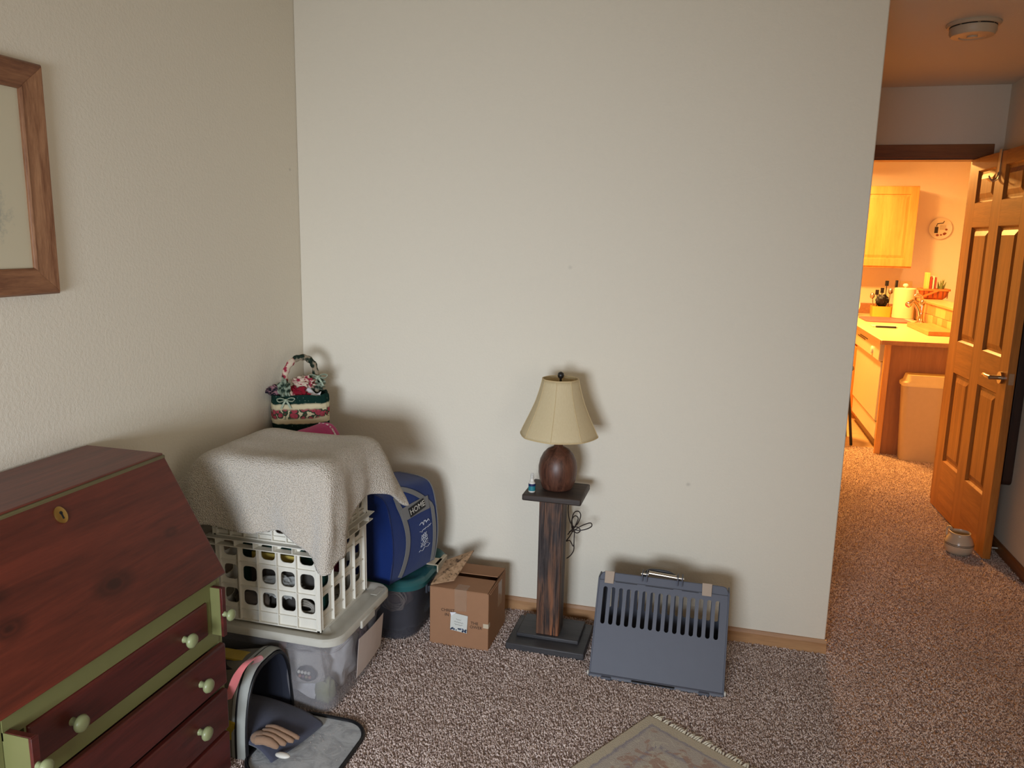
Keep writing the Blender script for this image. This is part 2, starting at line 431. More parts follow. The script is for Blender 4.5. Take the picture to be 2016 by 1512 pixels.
struct('wall_back', MB().box(0, 2.2, 0, .115, 0, ZC), M_wall, bevel=.004)
struct('wall_left', MB().box(-.12, 0, YR-.12, YB+.12, 0, ZC), M_wall)
struct('wall_right', MB().box(XR, XR+.12, YR-.12, -3.95, 0, ZC).box(XR, XR+.12, -2.75, YE+.115, 0, ZC).box(XR, XR+.12, -3.95, -2.75, 0, .75).box(XR, XR+.12, -3.95, -2.75, 1.95, ZC), M_wall2)
struct('wall_rear', MB().box(0, .62, YR-.12, YR, 0, ZC).box(1.70, XR, YR-.12, YR, 0, ZC).box(.62, 1.70, YR-.12, YR, 0, .66).box(.62, 1.70, YR-.12, YR, 1.47, ZC), M_wall2)
DL = 2.17; DR = 3.088
struct('wall_hall_end', MB().box(0, DL, YE, YE+.115, 0, ZH).box(DR, XR, YE, YE+.115, 0, ZH).box(DL, DR, YE, YE+.115, 2.05, ZH), M_wall2)
struct('wall_kitchen_back', MB().box(0, XK, YB, YB+.12, 0, ZH), M_kwall)
struct('wall_kitchen_right', MB().box(XK, XK+.12, YE+.115, YB+.12, 0, ZH), M_kwall)
struct('wall_kitchen_front', MB().box(XR+.12, XK, YE, YE+.115, 0, ZH), M_kwall)
struct('ceiling', MB().box(-.12, XR+.12, YR-.12, .02, ZC, ZC+.1), M_ceil)
struct('ceiling_hall', MB().box(-.12, XK+.12, .02, YB+.12, ZH, ZH+.1), M_ceil)
for n, (x0, x1, z0, z1) in (('window_1', (.62, 1.70, .66, 1.47)),):
    wf = struct(n, MB().box(x0, x0+.05, YR-.09, YR-.03, z0, z1).box(x1-.05, x1, YR-.09, YR-.03, z0, z1).box(x0, x1, YR-.09, YR-.03, z0, z0+.05).box(x0, x1, YR-.09, YR-.03, z1-.05, z1), M_white)
wf2 = struct('added_fill_window', MB().box(XR+.03, XR+.09, -3.95, -3.90, .75, 1.95).box(XR+.03, XR+.09, -2.80, -2.75, .75, 1.95).box(XR+.03, XR+.09, -3.95, -2.75, .75, .80).box(XR+.03, XR+.09, -3.95, -2.75, 1.90, 1.95), M_white)  # unseen window frame, added to go with the side fill light
def base_prof(a, b, z0=0.0, h=.057, t=.012, axis='x', at=0, sgn=-1):
    pr = [(0, 0), (t, 0), (t, h-.012), (t*.5, h), (0, h)]
    mb = MB(); rings = []
    for e in (a, b):
        rings.append([(e, at+sgn*d, z0+z) if axis == 'x' else (at+sgn*d, e, z0+z) for d, z in pr])
    return mb.loft(rings)
struct('baseboard_back', base_prof(.0, 2.205), M_base)
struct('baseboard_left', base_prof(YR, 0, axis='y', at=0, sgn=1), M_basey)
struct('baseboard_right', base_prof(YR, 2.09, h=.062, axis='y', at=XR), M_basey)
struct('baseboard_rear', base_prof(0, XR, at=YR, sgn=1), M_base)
struct('trim_1', MB().box(DL-.075, 3.15, YE-.016, YE, 2.05, 2.122), M_casing, bevel=.003)
struct('trim_2', MB().box(DR, 3.12, YE-.016, YE, 0, 2.05).box(DL-.07, DL, YE-.016, YE, 0, 2.05), M_casing, bevel=.003)
struct('trim_3', MB().box(DR-.012, DR, YE, YE+.115, 0, 2.05).box(DL, DL+.012, YE, YE+.115, 0, 2.05).box(DL, DR, YE, YE+.115, 2.038, 2.05), M_casing)

# ------------------------------------------------------------------ six-panel door, open along the right wall
hx, hy = 3.047, 2.085
dth = atan2(.035, .885)       # swing from the y axis
Ud = Vector((sin(dth), -cos(dth), 0)); Nd = Vector((-cos(dth), -sin(dth), 0))   # along the door from the hinge; out of the visible face
DW, DT = .885, .037
def dp(u, z, o=0): return Vector((hx, hy, 0))+Ud*u+Vector((0, 0, z))+Nd*o
door = D.objects.new('door_1', None); COL.objects.link(door); door.location = dp(0, 0, -DT/2); door['kind'] = 'structure'
cols = [(.125, .385), (.515, .775)]; rows = [(.31, .84), (1.02, 1.66), (1.79, 1.965)]
def dbox(mb, u0, u1, z0, z1, o0, o1):
    return mb.hexa([dp(u0, z0, o0), dp(u1, z0, o0), dp(u1, z0, o1), dp(u0, z0, o1), dp(u0, z1, o0), dp(u1, z1, o0), dp(u1, z1, o1), dp(u0, z1, o1)])
for (a, b) in ((0, .125), (.385, .515), (.775, DW)):
    part('stile', dbox(MB(), a, b, .012, 2.035, -DT, 0), M_oak, door, bevel=.001)
for (a, b) in ((.012, .31), (.84, 1.02), (1.66, 1.79), (1.965, 2.035)):
    for (c0, c1) in cols:
        part('rail', dbox(MB(), c0, c1, a, b, -DT, 0), M_oakx, door)
for (c0, c1) in cols:
    for (z0, z1) in rows:
        mb = MB(); cu, cz = (c0+c1)/2, (z0+z1)/2
        def ring(ins, o): return [dp(c0+ins, z0+ins, o), dp(c1-ins, z0+ins, o), dp(c1-ins, z1-ins, o), dp(c0+ins, z1-ins, o)]
        mb.loft([ring(0, -DT+.004), ring(0, -.001), ring(.010, -.013), ring(.022, -.013), ring(.048, -.004)])
        part('panel', mb, M_oak, door)
hd = part('handle', MB().loft([[dp(.85-.03*cos(a)*0+0, .925, 0)+Ud*(.03*cos(2*pi*k/20)-.03)+Vector((0, 0, .03*sin(2*pi*k/20)))+Nd*o for k in range(20)] for o, a in ((0, 0), (.012, 0))]), M_metal, door, label='brushed nickel lever handle', smooth=40)
mb = MB(); mb.tube([dp(.82, .925, .01), dp(.82, .925, .055)], .011, 12)
mb.tube(catmull([dp(.825, .925, .052), dp(.79, .926, .058), dp(.75, .928, .056), dp(.72, .92, .052)], 4), [.011]*3+[.010]*4+[.009]*4+[.007, .006], 10)
part('lever', mb, M_metal, hd, smooth=50)
part('latch_plate', MB().box(dp(DW, 0).x+.008, dp(DW, 0).x+.030, dp(DW, 0).y-.0015, dp(DW, 0).y+.002, .90, .955), M_metal, door)
hk = MB(); hk.ribbon([dp(.43, 2.045, -DT-.004), dp(.43, 2.045, .004)], Vector(Ud)*.03, .003)
hk.ribbon(catmull([dp(.43, 2.046, .003), dp(.43, 1.97, .004), dp(.43, 1.90, .006), dp(.43, 1.885, .03), dp(.43, 1.90, .05)], 4), Vector(Ud)*.028, .003)
hk.tube(catmull([dp(.44, 1.93, .006), dp(.46, 1.90, .02), dp(.47, 1.89, .045), dp(.475, 1.91, .06)], 4), .004, 6)
solo('door_hook', hk, plain('pale_hook_metal', rgb(196, 180, 150), .4, .6), 'pale metal over-the-door hook hanging on top of the open oak door', 'hook', dp(.43, 1.9, 0), smooth=40)

# door stop on the baseboard
st = thing('door_stop', 'thin white door stop sticking out of the baseboard behind the open door', 'door stop', (XR-.012, 1.33, .03))
part('rod', MB().tube([(XR-.012, 1.33, .03), (XR-.075, 1.33, .03)], .004, 8), M_white, st, smooth=50)
part('tip', MB().tube([(XR-.075, 1.33, .03), (XR-.09, 1.33, .03)], .008, 10), M_white, st, smooth=50)
# long dark wooden piece hanging on the wall behind the door
mb = MB(); prof = []
for k in range(9): prof.append((1.33+.03*cos(pi+pi*k/8), .40+.03*sin(pi+pi*k/8)))
prof += [(1.36, 1.25), (1.30, 1.25)]
mb.loft([[(x, y, z) for y, z in prof] for x in (XR-.045, XR)])
solo('wall_board', mb, wood('near_black_walnut', rgb(34, 18, 12), rgb(60, 34, 22), 'z', 1, .5), 'long dark wooden piece with rounded lower end on the wall behind the open door', 'wall piece', (XR, 1.33, .37), bevel=.003)

# ------------------------------------------------------------------ smoke detector
sm = thing('smoke_detector', 'round off-white smoke detector on the hall ceiling', 'smoke detector', (2.64, .75, ZH))
c = (2.64, .75, ZH)
part('mounting_plate', MB().lathe([(.098, 0), (.100, -.006), (.094, -.014)], c, 40), M_latch, sm, smooth=40)
part('cover', MB().lathe([(.080, -.014), (.086, -.018), (.086, -.036), (.078, -.050), (.05, -.054), (.046, -.050), (.02, -.050), (.018, -.056), (.001, -.056)], c, 40), M_latch, sm, smooth=40)
mb = MB()
for k in range(8):
    a0 = 2*pi*k/8+.05
    mb.loft([[(c[0]+rr*cos(a), c[1]+rr*sin(a), c[2]+z) for rr, z in ((.080, -.0142), (.0865, -.0142), (.0865, -.0178), (.080, -.0178))] for a in [a0+.65*i/5 for i in range(6)]])
part('vent_slots', mb, M_black, sm)

# ------------------------------------------------------------------ framed picture on the left wall
fy0, fy1, fz0, fz1 = -2.02, -1.275, 1.374, 1.950
pf = thing('framed_picture', 'carved brown wooden picture frame with pale print on the left wall', 'picture', (0, (fy0+fy1)/2, (fz0+fz1)/2))
prof = [(0, .003), (0, .020), (.006, .028), (.018, .027), (.055, .017), (.062, .020), (.068, .016), (.068, .003)]
def fring(i, d, h):
    ys = [fy1-d, fy1-d, fy0+d, fy0+d]; zs = [fz0+d, fz1-d, fz1-d, fz0+d]; return (h, ys[i], zs[i])
for i in range(4):
    mb = MB(); mb.loft([[fring(i, d, h) for d, h in prof], [fring((i+1) % 4, d, h) for d, h in prof]])
    part('frame_rail', mb, M_frame if i % 2 == 0 else M_framey, pf, bevel=.001)
def art():
    t = NT('pale_print_with_grey_green_foliage'); geo = t.n('ShaderNodeNewGeometry'); v = t.co()
    vm = t.n('ShaderNodeVectorMath', operation='DISTANCE'); t.l(geo.outputs['Position'], vm.inputs[0]); vm.inputs[1].default_value = (.01, -1.50, 1.585)
    wob = t.math('ADD', vm.outputs['Value'], t.math('MULTIPLY', t.noise(v, 26, 4, .7), .16))
    c = t.ramp(wob, [(.12, rgb(96, 110, 106)), (.145, rgb(150, 152, 140)), (.185, rgb(206, 196, 168))])
    t.col(t.mix(t.noise(v, 4, 2), c, t.mix(.5, c, rgb(214, 206, 182)))); t.rough(.25); return t.m
part('print', MB().box(.003, .010, fy0+.06, fy1-.06, fz0+.06, fz1-.06), art(), pf)

# ------------------------------------------------------------------ slant-front desk
YL, YRt = -1.930, -1.225
desk = thing('slant_front_desk', 'dark red and sage green slant-front writing desk with drawers against the left wall', 'desk', (.23, -1.58, 0))
def sidepanel(y0, y1):
    pr = [(.02, 0), (.43, 0), (.43, .603), (.262, .928), (.02, .928)]
    return MB().loft([[(x, y, z) for x, z in pr] for y in (y0, y1)])
for y0, y1 in ((YL, YL+.018), (YRt-.018, YRt)):
    part('side_panel', sidepanel(y0, y1), M_green, desk, bevel=.002)
part('top_board', MB().box(.015, .268, YL-.004, YRt+.004, .930, .942), M_redx, desk, bevel=.003)
part('top_edge', MB().box(.262, .275, YL-.004, YRt+.004, .921, .9375), plain('worn_olive_edge', rgb(100, 92, 60), .5), desk, label='worn olive green front edge of the top', bevel=.003)
part('back_panel', MB().box(.015, .025, YL, YRt, .02, .93), M_redx, desk)
part('face_frame', MB().box(.414, .432, YL+.018, YRt-.018, .557, .605).box(.414, .432, YL+.018, YRt-.018, .416, .458).box(.40, .428, YL+.018, YRt-.018, .276, .288).box(.40, .428, YL+.018, YRt-.018, .142, .150).box(.40, .43, YL+.018, YRt-.018, 0, .02)
     .box(.414, .432, -1.289, -1.272, .458, .557).box(.414, .432, -1.866, -1.861, .458, .557), M_green, desk, label='sage green rails between the drawers')
# fall front: board on the slant
a = Vector((.268, 0, .930)); b = Vector((.446, 0, .612)); dv = (b-a).normalized(); nv = Vector((-dv.z, 0, dv.x)); L = (b-a).length
if nv.x < 0: nv = -nv
def fp(s, y, o): q = a+dv*s+nv*o; return Vector((q.x, y, q.z))
def slab(mb, s0, s1, y0, y1, o0, o1): return mb.hexa([fp(s1, y0, o0), fp(s1, y0, o1), fp(s1, y1, o1), fp(s1, y1, o0), fp(s0, y0, o0), fp(s0, y0, o1), fp(s0, y1, o1), fp(s0, y1, o0)])
ff = part('fall_front', slab(MB(), 0, L, YL-.003, YRt+.003, -.012, .006), M_red, desk, label='dark red knotty pine fall front', bevel=.004, seg=3)
ky, ks = -1.60, .042
mb = MB(); rings = []
for r, o in ((.0165, .006), (.0165, .009), (.012, .0105), (.001, .0108)):
    rings.append([fp(ks+r*1.25*sin(2*pi*k/24), ky+r*.95*cos(2*pi*k/24), o) for k in range(24)])
esc = part('keyhole_plate', mb.loft(rings), M_brass, ff, label='oval brass keyhole plate', smooth=40)
mb = MB(); mb.loft([[fp(ks-.004+.0042*sin(2*pi*k/12), ky+.0042*cos(2*pi*k/12), o) for k in range(12)] for o in (.0106, .0114)])
slab(mb, ks-.002, ks+.011, ky-.0022, ky+.0022, .0106, .0114)
for v_, f_ in ((mb.v, mb.f),): esc_mb = mb
part('keyhole', esc_mb, M_black, ff)
def knob_mb(x, y, z, s=1.0): return MB().lathe([(.010*s, 0), (.0085*s, .004), (.0075*s, .012*s), (.010*s, .017*s), (.0175*s, .021*s), (.0195*s, .026*s), (.0165*s, .033*s), (.009*s, .036*s), (.001, .0365*s)], (x, y, z), 24, ax='x')
def drawer(y0, y1, z0, z1, x0, ks_):
    dw = part('drawer', MB().box(x0-.02, x0, y0, y1, z0, z1).box(.08, x0-.018, y0+.02, y1-.02, z0+.01, z1-.03), M_redd, desk, bevel=.006, seg=3)
    for yk, zk in ks_: part('knob', knob_mb(x0-.002, yk, zk), M_knob, dw, label='pale green round knob', smooth=50)
drawer(-1.861, -1.289, .459, .556, .437, [(-1.390, .500), (-1.755, .500)])
drawer(YL+.012, -1.238, .290, .414, .450, [(-1.352, .352), (-1.775, .352)])
drawer(YL+.012, -1.238, .152, .275, .450, [(-1.368, .221), (-1.775, .221)])
drawer(YL+.012, -1.238, .022, .140, .450, [(-1.368, .08), (-1.775, .08)])
for y0, y1, xe, zt in ((-1.270, -1.257, .466, .590), (-1.912, -1.897, .498, .575)):
    lp = part('support_slide', MB().box(.12, xe-.004, y0, y1, .452, zt), M_green, desk, label='green pull-out support slide')
    part('slide_front', MB().box(xe-.004, xe+.004, y0-.001, y1+.001, .450, zt+.001).box(.435, xe, y0+.001, y1-.001, zt, zt+.002), M_redd, lp, bevel=.0015)
    part('slide_knob', knob_mb(xe+.002, (y0+y1)/2, .515, .85), M_knob, lp, label='small pale green knob', smooth=50)

# ------------------------------------------------------------------ clear storage tub under the crates
TX0, TX1, TY0, TY1 = .045, .648, -.968, -.530
tub = thing('storage_tub', 'clear hazy storage tub with flat grey-white lid under the stacked crates', 'storage tub', ((TX0+TX1)/2, (TY0+TY1)/2, 0))
ix = .02
mb = MB(); R = .055
def rr(ins, z, r=R): return rrect(TX0+ins, TX1-ins, TY0+ins, TY1-ins, z, r, 6)
mb.loft([rr(.075, .004, .03), rr(.062, .0, .05), rr(.055, .012), rr(.040, .13), rr(.030, .235), rr(.022, .238), rr(.018, .285), rr(.022, .285), rr(.026, .242), rr(.034, .236), rr(.044, .13), rr(.058, .016)], False, True)
part('tub_body', mb, M_clear, tub, label='see-through hazy plastic body', smooth=45)
mb = MB(); mb.loft([rr(.006, .272, .06), rr(.0, .276, .062), rr(.0, .294, .062), rr(.005, .300, .06), rr(.030, .300, .045), rr(.036, .296, .04), rr(.075, .296, .03), rr(.078, .2995, .03), rr(.10, .2995, .02)], False, True)
mb.loft([rr(.006, .272, .06), rr(.012, .272, .06), rr(.012, .290, .055), rr(.1, .290, .02)], False, True)
lid = part('lid', mb, M_lidp, tub, label='grey-white lid with rolled edge', smooth=40)
part('lid_handle', MB().box(TX1-.004, TX1+.006, -.80, -.70, .262, .290), M_lidp, lid, bevel=.004)
part('lid_handle', MB().box(TX1-.045, TX1-.02, -.63, -.57, .300, .302), M_lidp, lid, bevel=.001)
mb = MB(); grid(mb, lambda u, v: (.625+.004*sin(u*pi)-.012*(1-v)+.004, -.775+.195*u, .085+.125*v-(.02*(1-u) if v < .5 else 0)), 6, 4)
part('paper_label', mb, plain('pinkish_white_paper', rgb(206, 190, 180), .8), tub, label='blank pinkish-white paper sheet taped on the end', solid=.0012)
# what is inside the clear tub
def soft(name, c, s, mat, label, cat, seed, amp=.3, squash=.7, freq=2.5):
    z0 = c[2]-s[2]
    return solo(name, blob(MB(), c, s, seed, amp, 24, 14, freq, squash), mat, label, cat, (c[0], c[1], z0), smooth=180)
soft('folded_lace_cloth', (.47, -.845, .135), (.08, .035, .065), M_lace, 'grey-white lace cloth bundle inside the clear tub, behind its near corner', 'cloth', 1)
soft('green_cloth', (.535, -.845, .050), (.030, .025, .044), M_olive, 'pale green cloth low in the near right corner of the clear tub', 'cloth', 2)
soft('white_cloth_bundle', (.50, -.72, .115), (.075, .07, .10), M_paper, 'white cloth bundle inside the clear tub behind its end label', 'cloth', 3)
soft('mauve_cloth', (.52, -.62, .10), (.06, .045, .09), M_mauve, 'dusty mauve cloth at the far right end inside the clear tub', 'cloth', 4)
soft('dark_cloth_pile', (.22, -.75, .12), (.14, .16, .11), M_dgrey, 'dark grey cloth pile in the left half of the clear tub', 'cloth', 5)
pp = MB(); grid(pp, lambda u, v: (.40+.11*u, -.868+.045*v, .035+.05*v+.012*sin(u*5+v*3)), 8, 5)
solo('folded_paper', pp, M_paper, 'folded white paper sheet low inside the front of the clear tub', 'paper', (.45, -.85, .03), solid=.003, smooth=60)
bj = thing('bead_pouch', 'small pouch of white and coloured beads inside the front of the clear tub', 'pouch', (.495, -.88, .08))
part('pouch', blob(MB(), (.495, -.888, .125), (.036, .014, .026), 6, .1), M_navy, bj, smooth=180)
cs = [rgb(226, 222, 214), rgb(226, 222, 214), rgb(226, 222, 214), rgb(226, 222, 214), rgb(176, 116, 100), rgb(120, 90, 110), rgb(150, 140, 110), rgb(176, 116, 100)]
for k in range(8):
    px = .476+.012*(k % 4)+.003*(k//4); pz = .138-.014*(k//4)
    part('bead', MB().lathe([(.001, -.006), (.0045, -.004), (.006, 0), (.0045, .004), (.001, .006)], (px, -.904, pz), 10), plain('bead_%d' % [0, 0, 0, 0, 1, 2, 3, 1][k], cs[k], .3), bj, smooth=180)
solo('pink_roll', MB().lathe([(.012, 0), (.013, .003), (.013, .075), (.012, .078)], (.395, -.865, .155), 16), fabric('pale_pink_wrap', rgb(190, 150, 150)), 'short pale pink roll standing high inside the front of the clear tub', 'roll', (.395, -.865, .155), smooth=60)

# ------------------------------------------------------------------ lattice crates
def crate(name, label, x0, x1, y0, y1, z0, zf, ncx, ncy, nrow, zb, hw, hh, grp, flare=.022):
    t = thing(name, label, 'crate', ((x0+x1)/2, (y0+y1)/2, z0), grp)
    wth = .003
    px = (x1-x0-.03)/ncx; py = (y1-y0-.03)/ncy; pz = (zf-zb)/nrow
    for side in range(4):
        if side in (0, 2):
            y = y0+.010 if side == 0 else y1-.010; nn = 1 if side == 0 else -1; n = ncx; p = px; s0, s1 = x0, x1
            O = (0, y, 0); U = (1, 0, 0); N = (0, nn, 0)
        else:
            x = x1-.010 if side == 1 else x0+.010; nn = -1 if side == 1 else 1; n = ncy; p = py; s0, s1 = y0, y1
            O = (x, 0, 0); U = (0, 1, 0); N = (nn, 0, 0)
        cells = [(s0+.010, z0, s0+.015, zf, None), (s1-.015, z0, s1-.010, zf, None)]
        cells += [(s0+.015, z0+.004, s1-.015, zb, None)]
        for i in range(n):
            for j in range(nrow):
                cells.append((s0+.015+i*p, zb+j*pz, s0+.015+(i+1)*p, zb+(j+1)*pz, (min(hw, p*.78), hh, .014)))
        mb = MB().holes(O, U, (0, 0, 1), N, wth, cells)
        for i in range(n+1):     # outer vertical ribs
            e = s0+.015+i*p
            if side in (0, 2):
                ya, yb_ = (y0, y0+.011) if side == 0 else (y1-.011, y1); mb.box(e-.0015, e+.0015, ya, yb_, z0+.002, zf)
            else:
                xa, xb = (x1-.011, x1) if side == 1 else (x0, x0+.011); mb.box(xa, xb, e-.0015, e+.0015, z0+.002, zf)
        for j in range(nrow):    # outer horizontal ribs
            z = zb+j*pz
            if side in (0, 2):
                ya, yb_ = (y0+.004, y0+.011) if side == 0 else (y1-.011, y1-.004); mb.box(s0+.012, s1-.012, ya, yb_, z-.0013, z+.0013)
            else:
                xa, xb = (x1-.011, x1-.004) if side == 1 else (x0+.004, x0+.011); mb.box(xa, xb, s0+.012, s1-.012, z-.0013, z+.0013)
        part('side_wall', mb, M_cream, t)
    mb = MB()
    for cx, cy in ((x0, y0), (x1, y0), (x1, y1), (x0, y1)):
        sx = 1 if cx == x0 else -1; sy = 1 if cy == y0 else -1
        mb = MB(); mb.box(min(cx, cx+sx*.014), max(cx, cx+sx*.014), min(cy+sy*.001, cy+sy*.004), max(cy+sy*.001, cy+sy*.004), z0, zf)
        mb.box(min(cx+sx*.001, cx+sx*.004), max(cx+sx*.001, cx+sx*.004), min(cy, cy+sy*.014), max(cy, cy+sy*.014), z0, zf)
        mb.box(min(cx+sx*.004, cx+sx*.012), max(cx+sx*.004, cx+sx*.012), min(cy+sy*.004, cy+sy*.012), max(cy+sy*.004, cy+sy*.012), z0, zf)
        part('corner_post', mb, M_cream, t)
    mb = MB()
    def fl(x_a, x_b, y_a, y_b, za, zb_, wd): mb.box(x_a, x_b, y_a, y_a+wd, za, zb_).box(x_a, x_b, y_b-wd, y_b, za, zb_).box(x_a, x_a+wd, y_a+wd, y_b-wd, za, zb_).box(x_b-wd, x_b, y_a+wd, y_b-wd, za, zb_)
    fl(x0-flare, x1+flare, y0-flare, y1+flare, zf+.0, zf+.003, flare+.012)
    part('rim', mb, M_cream, t, bevel=.001)
    mb = MB(); fl(x0+.001, x1-.001, y0+.001, y1-.001, z0, z0+.004, .014)
    for i in range(ncx): mb.box(x0+.02+i*px, x0+.028+i*px, y0+.01, y1-.01, z0, z0+.004)
    for i in range(ncy): mb.box(x0+.01, x1-.01, y0+.02+i*py, y0+.028+i*py, z0, z0+.004)
    part('base_grid', mb, M_cream, t)
    # vertical gussets under the rim
    mb = MB()
    for i in range(ncx+1):
        e = x0+.015+i*px
        for yy, s in ((y0, -1), (y1, 1)): mb.box(e-.001, e+.001, min(yy, yy+s*flare*.8), max(yy, yy+s*flare*.8), zf-.024, zf)
    for i in range(ncy+1):
        e = y0+.015+i*py
        for xx, s in ((x0, -1), (x1, 1)): mb.box(min(xx, xx+s*flare*.8), max(xx, xx+s*flare*.8), e-.001, e+.001, zf-.024, zf)
    mb.box(x0-flare, x1+flare, y0-flare, y0-flare+.003, zf-.002, zf+.003)
    fl(x0-flare*.8, x1+flare*.8, y0-flare*.8, y1+flare*.8, zf-.026, zf-.023, flare*.8+.010)
    part('rim_gussets', mb, M_cream, t)
    return t
CX0, CX1, CY0, CY1 = .198, .572, -.925, -.590
crate('lattice_crate', 'lower cream plastic lattice crate standing on the clear tub lid', CX0, CX1, CY0, CY1, .300, .584, 5, 4, 3, .338, .050, .052, 'stacked cream lattice crates')
crate('lattice_crate', 'upper cream plastic lattice crate hidden under the fleece blanket', CX0-.004, CX1+.004, CY0-.004, CY1+.004, .587, .838, 7, 6, 3, .605, .041, .060, 'stacked cream lattice crates', .010)
# contents of the lower crate
solo('green_binder', MB().box(.24, .55, -.84, -.80, .304, .555), plain('dark_green_cover', rgb(14, 58, 50), .5), 'dark green binder standing in the lower cream crate', 'binder', (.39, -.82, .304), bevel=.004)
solo('dark_case', MB().box(.285, .52, -.862, -.846, .304, .478), plain('charcoal_case', rgb(62, 58, 54), .5), 'flat charcoal case standing below the mustard booklet in the lower crate', 'case', (.40, -.85, .304), bevel=.003)
solo('yellow_book', MB().box(.295, .46, -.870, -.842, .478, .518), plain('mustard_cover', rgb(186, 162, 74), .6), 'mustard yellow booklet lying flat in the lower cream crate, in front of the green binder', 'book', (.38, -.86, .478), bevel=.002)
for k, (cx, cy, cz, s) in enumerate(((.41, -.885, .415, (.075, .020, .035)),)):
    solo('plastic_bag', blob(MB(), (cx, cy, cz), s, 8, .5, 30, 18, 6), M_film, 'crumpled clear plastic bag pressed against the front of the lower crate', 'bag', (cx, cy, cz-s[2]), smooth=30)
pts = [(.50+.030*cos(a), -.893+.002*(i % 3), .345+.022*sin(a)+.0006*i) for i, a in enumerate([k*.5 for k in range(38)])]
solo('coiled_hose', MB().tube(pts, .004, 8), plain('grey_tube', rgb(126, 120, 110), .4), 'coiled grey tube low at the right in the lower crate', 'hose', (.50, -.89, .31), smooth=60)
soft('grey_cloth_bundle', (.33, -.70, .40), (.115, .085, .094), M_dgrey, 'dark grey cloth bundle filling the back of the lower crate', 'cloth', 9, .2)
soft('brown_pouch', (.30, -.882, .345), (.06, .018, .040), fabric('brown_grey_cloth', rgb(94, 84, 76)), 'brown-grey pouch lying low in the front of the lower crate', 'pouch', 10, .25)
soft('mauve_bundle', (.385, -.76, .665), (.155, .125, .072), M_mauve, 'dusty mauve cloth bundle in the upper crate, seen below the blanket hem', 'cloth', 11, .15, .6)

# ------------------------------------------------------------------ fleece blanket over the upper crate
T = .852
NET = [
 [(.05, -.985, .63), (.125, -.975, .622), (.20, -.968, .632), (.33, -.975, .626), (.465, -.965, .642), (.560, -.972, .585), (.607, -.978, .528), (.640, -.962, .524)],
 [(.045, -.97, .68), (.11, -.965, .69), (.185, -.968, .70), (.325, -.958, .70), (.465, -.975, .705), (.592, -.965, .68), (.640, -.962, .63), (.632, -.910, .545)],
 [(.050, -.95, .72), (.122, -.955, .765), (.187, -.960, .79), (.325, -.955, .79), (.46, -.962, .795), (.609, -.958, .79), (.640, -.940, .715), (.626, -.868, .565)],
 [(.055, -.90, .705), (.125, -.925, .795), (.190, -.935, T-.004), (.33, -.938, T-.004), (.46, -.938, T-.004), (.607, -.932, T-.004), (.638, -.890, .745), (.622, -.835, .60)],
 [(.055, -.82, .69), (.118, -.82, .79), (.19, -.82, T+.002), (.33, -.82, T-.004), (.46, -.82, T-.004), (.603, -.82, T), (.632, -.800, .765), (.628, -.775, .685)],
 [(.055, -.70, .69), (.118, -.70, .79), (.19, -.70, T+.002), (.33, -.70, T-.004), (.46, -.70, T-.004), (.600, -.70, T), (.634, -.700, .775), (.638, -.700, .695)],
 [(.075, -.60, .69), (.128, -.595, .79), (.19, -.580, T-.004), (.33, -.578, T-.004), (.46, -.578, T-.004), (.594, -.578, T-.004), (.650, -.600, .785), (.672, -.618, .670)],
 [(.095, -.57, .69), (.138, -.558, .76), (.19, -.555, .79), (.33, -.555, .78), (.46, -.555, .78), (.592, -.552, .78), (.662, -.552, .722), (.708, -.565, .622)],
 [(.115, -.545, .69), (.145, -.535, .71), (.19, -.535, .70), (.33, -.54, .68), (.46, -.535, .69), (.60, -.535, .68), (.668, -.528, .665), (.720, -.545, .612)],
]
mb = netsurf(NET, 8)
def wob(p):
    v = Vector(p); k = noise.noise(v*9)*.006+noise.noise(v*22)*.0025
    fo_ = max(0, min(1, (.83-v.z)/.18))
    if v.y < -.90: v.y -= .011*fo_*sin(v.x*42+1.2*sin(v.x*11)); v.z += .004*fo_*sin(v.x*42)
    if v.z > .83: return (v.x, v.y, v.z+max(k, 0)*.6+.001)
    return (v.x+k*.5+(.008*fo_*sin(v.y*48) if v.x > .60 else 0), v.y-k if v.y < -.9 else v.y+k*.3, v.z+k*.3)
mb.v = [wob(p) for p in mb.v]
solo('fleece_blanket', mb, M_fleece, 'cream sherpa fleece blanket draped over the top crate, covering the stack', 'blanket', (.39, -.76, .845), solid=.010, smooth=180, fixn=False)

# ------------------------------------------------------------------ teal-lidded tub
QX0, QX1, QY0, QY1 = .36, .712, -.452, -.062
tt = thing('teal_lidded_tub', 'smoky grey storage tub with teal lid and cream latch between clear tub and cardboard box', 'storage tub', ((QX0+QX1)/2, (QY0+QY1)/2, 0))
def q(ins, z, r=.09): return rrect(QX0+ins, QX1-ins, QY0+ins, QY1-ins, z, r, 8)
mb = MB(); mb.loft([q(.09, .0, .05), q(.058, .0), q(.052, .006), q(.050, .03), q(.047, .033), q(.030, .225), q(.022, .228), q(.022, .236), q(.026, .236), q(.034, .222), q(.052, .03), q(.056, .008)], False, True)
part('tub_body', mb, M_smoke, tt, label='smoky see-through body', smooth=45)
mb = MB(); mb.loft([q(.012, .226), q(.004, .230), q(.0, .250, .095), q(.010, .263), q(.030, .265, .08), q(.036, .262, .07), q(.08, .262, .05)], True, True)
part('lid', mb, M_teal, tt, label='teal lid', smooth=45)
def latch(mb, y, yw=.05):
    return mb.box(QX1-.052, QX1+.004, y-yw, y+yw*.2, .264, .270).box(QX1-.012, QX1+.004, y-yw, y+yw, .264, .270).box(QX1-.001, QX1+.005, y-yw, y+yw, .236, .270)
part('latch', latch(MB(), -.20, .055), M_latch, tt, label='cream plastic latch', bevel=.004)
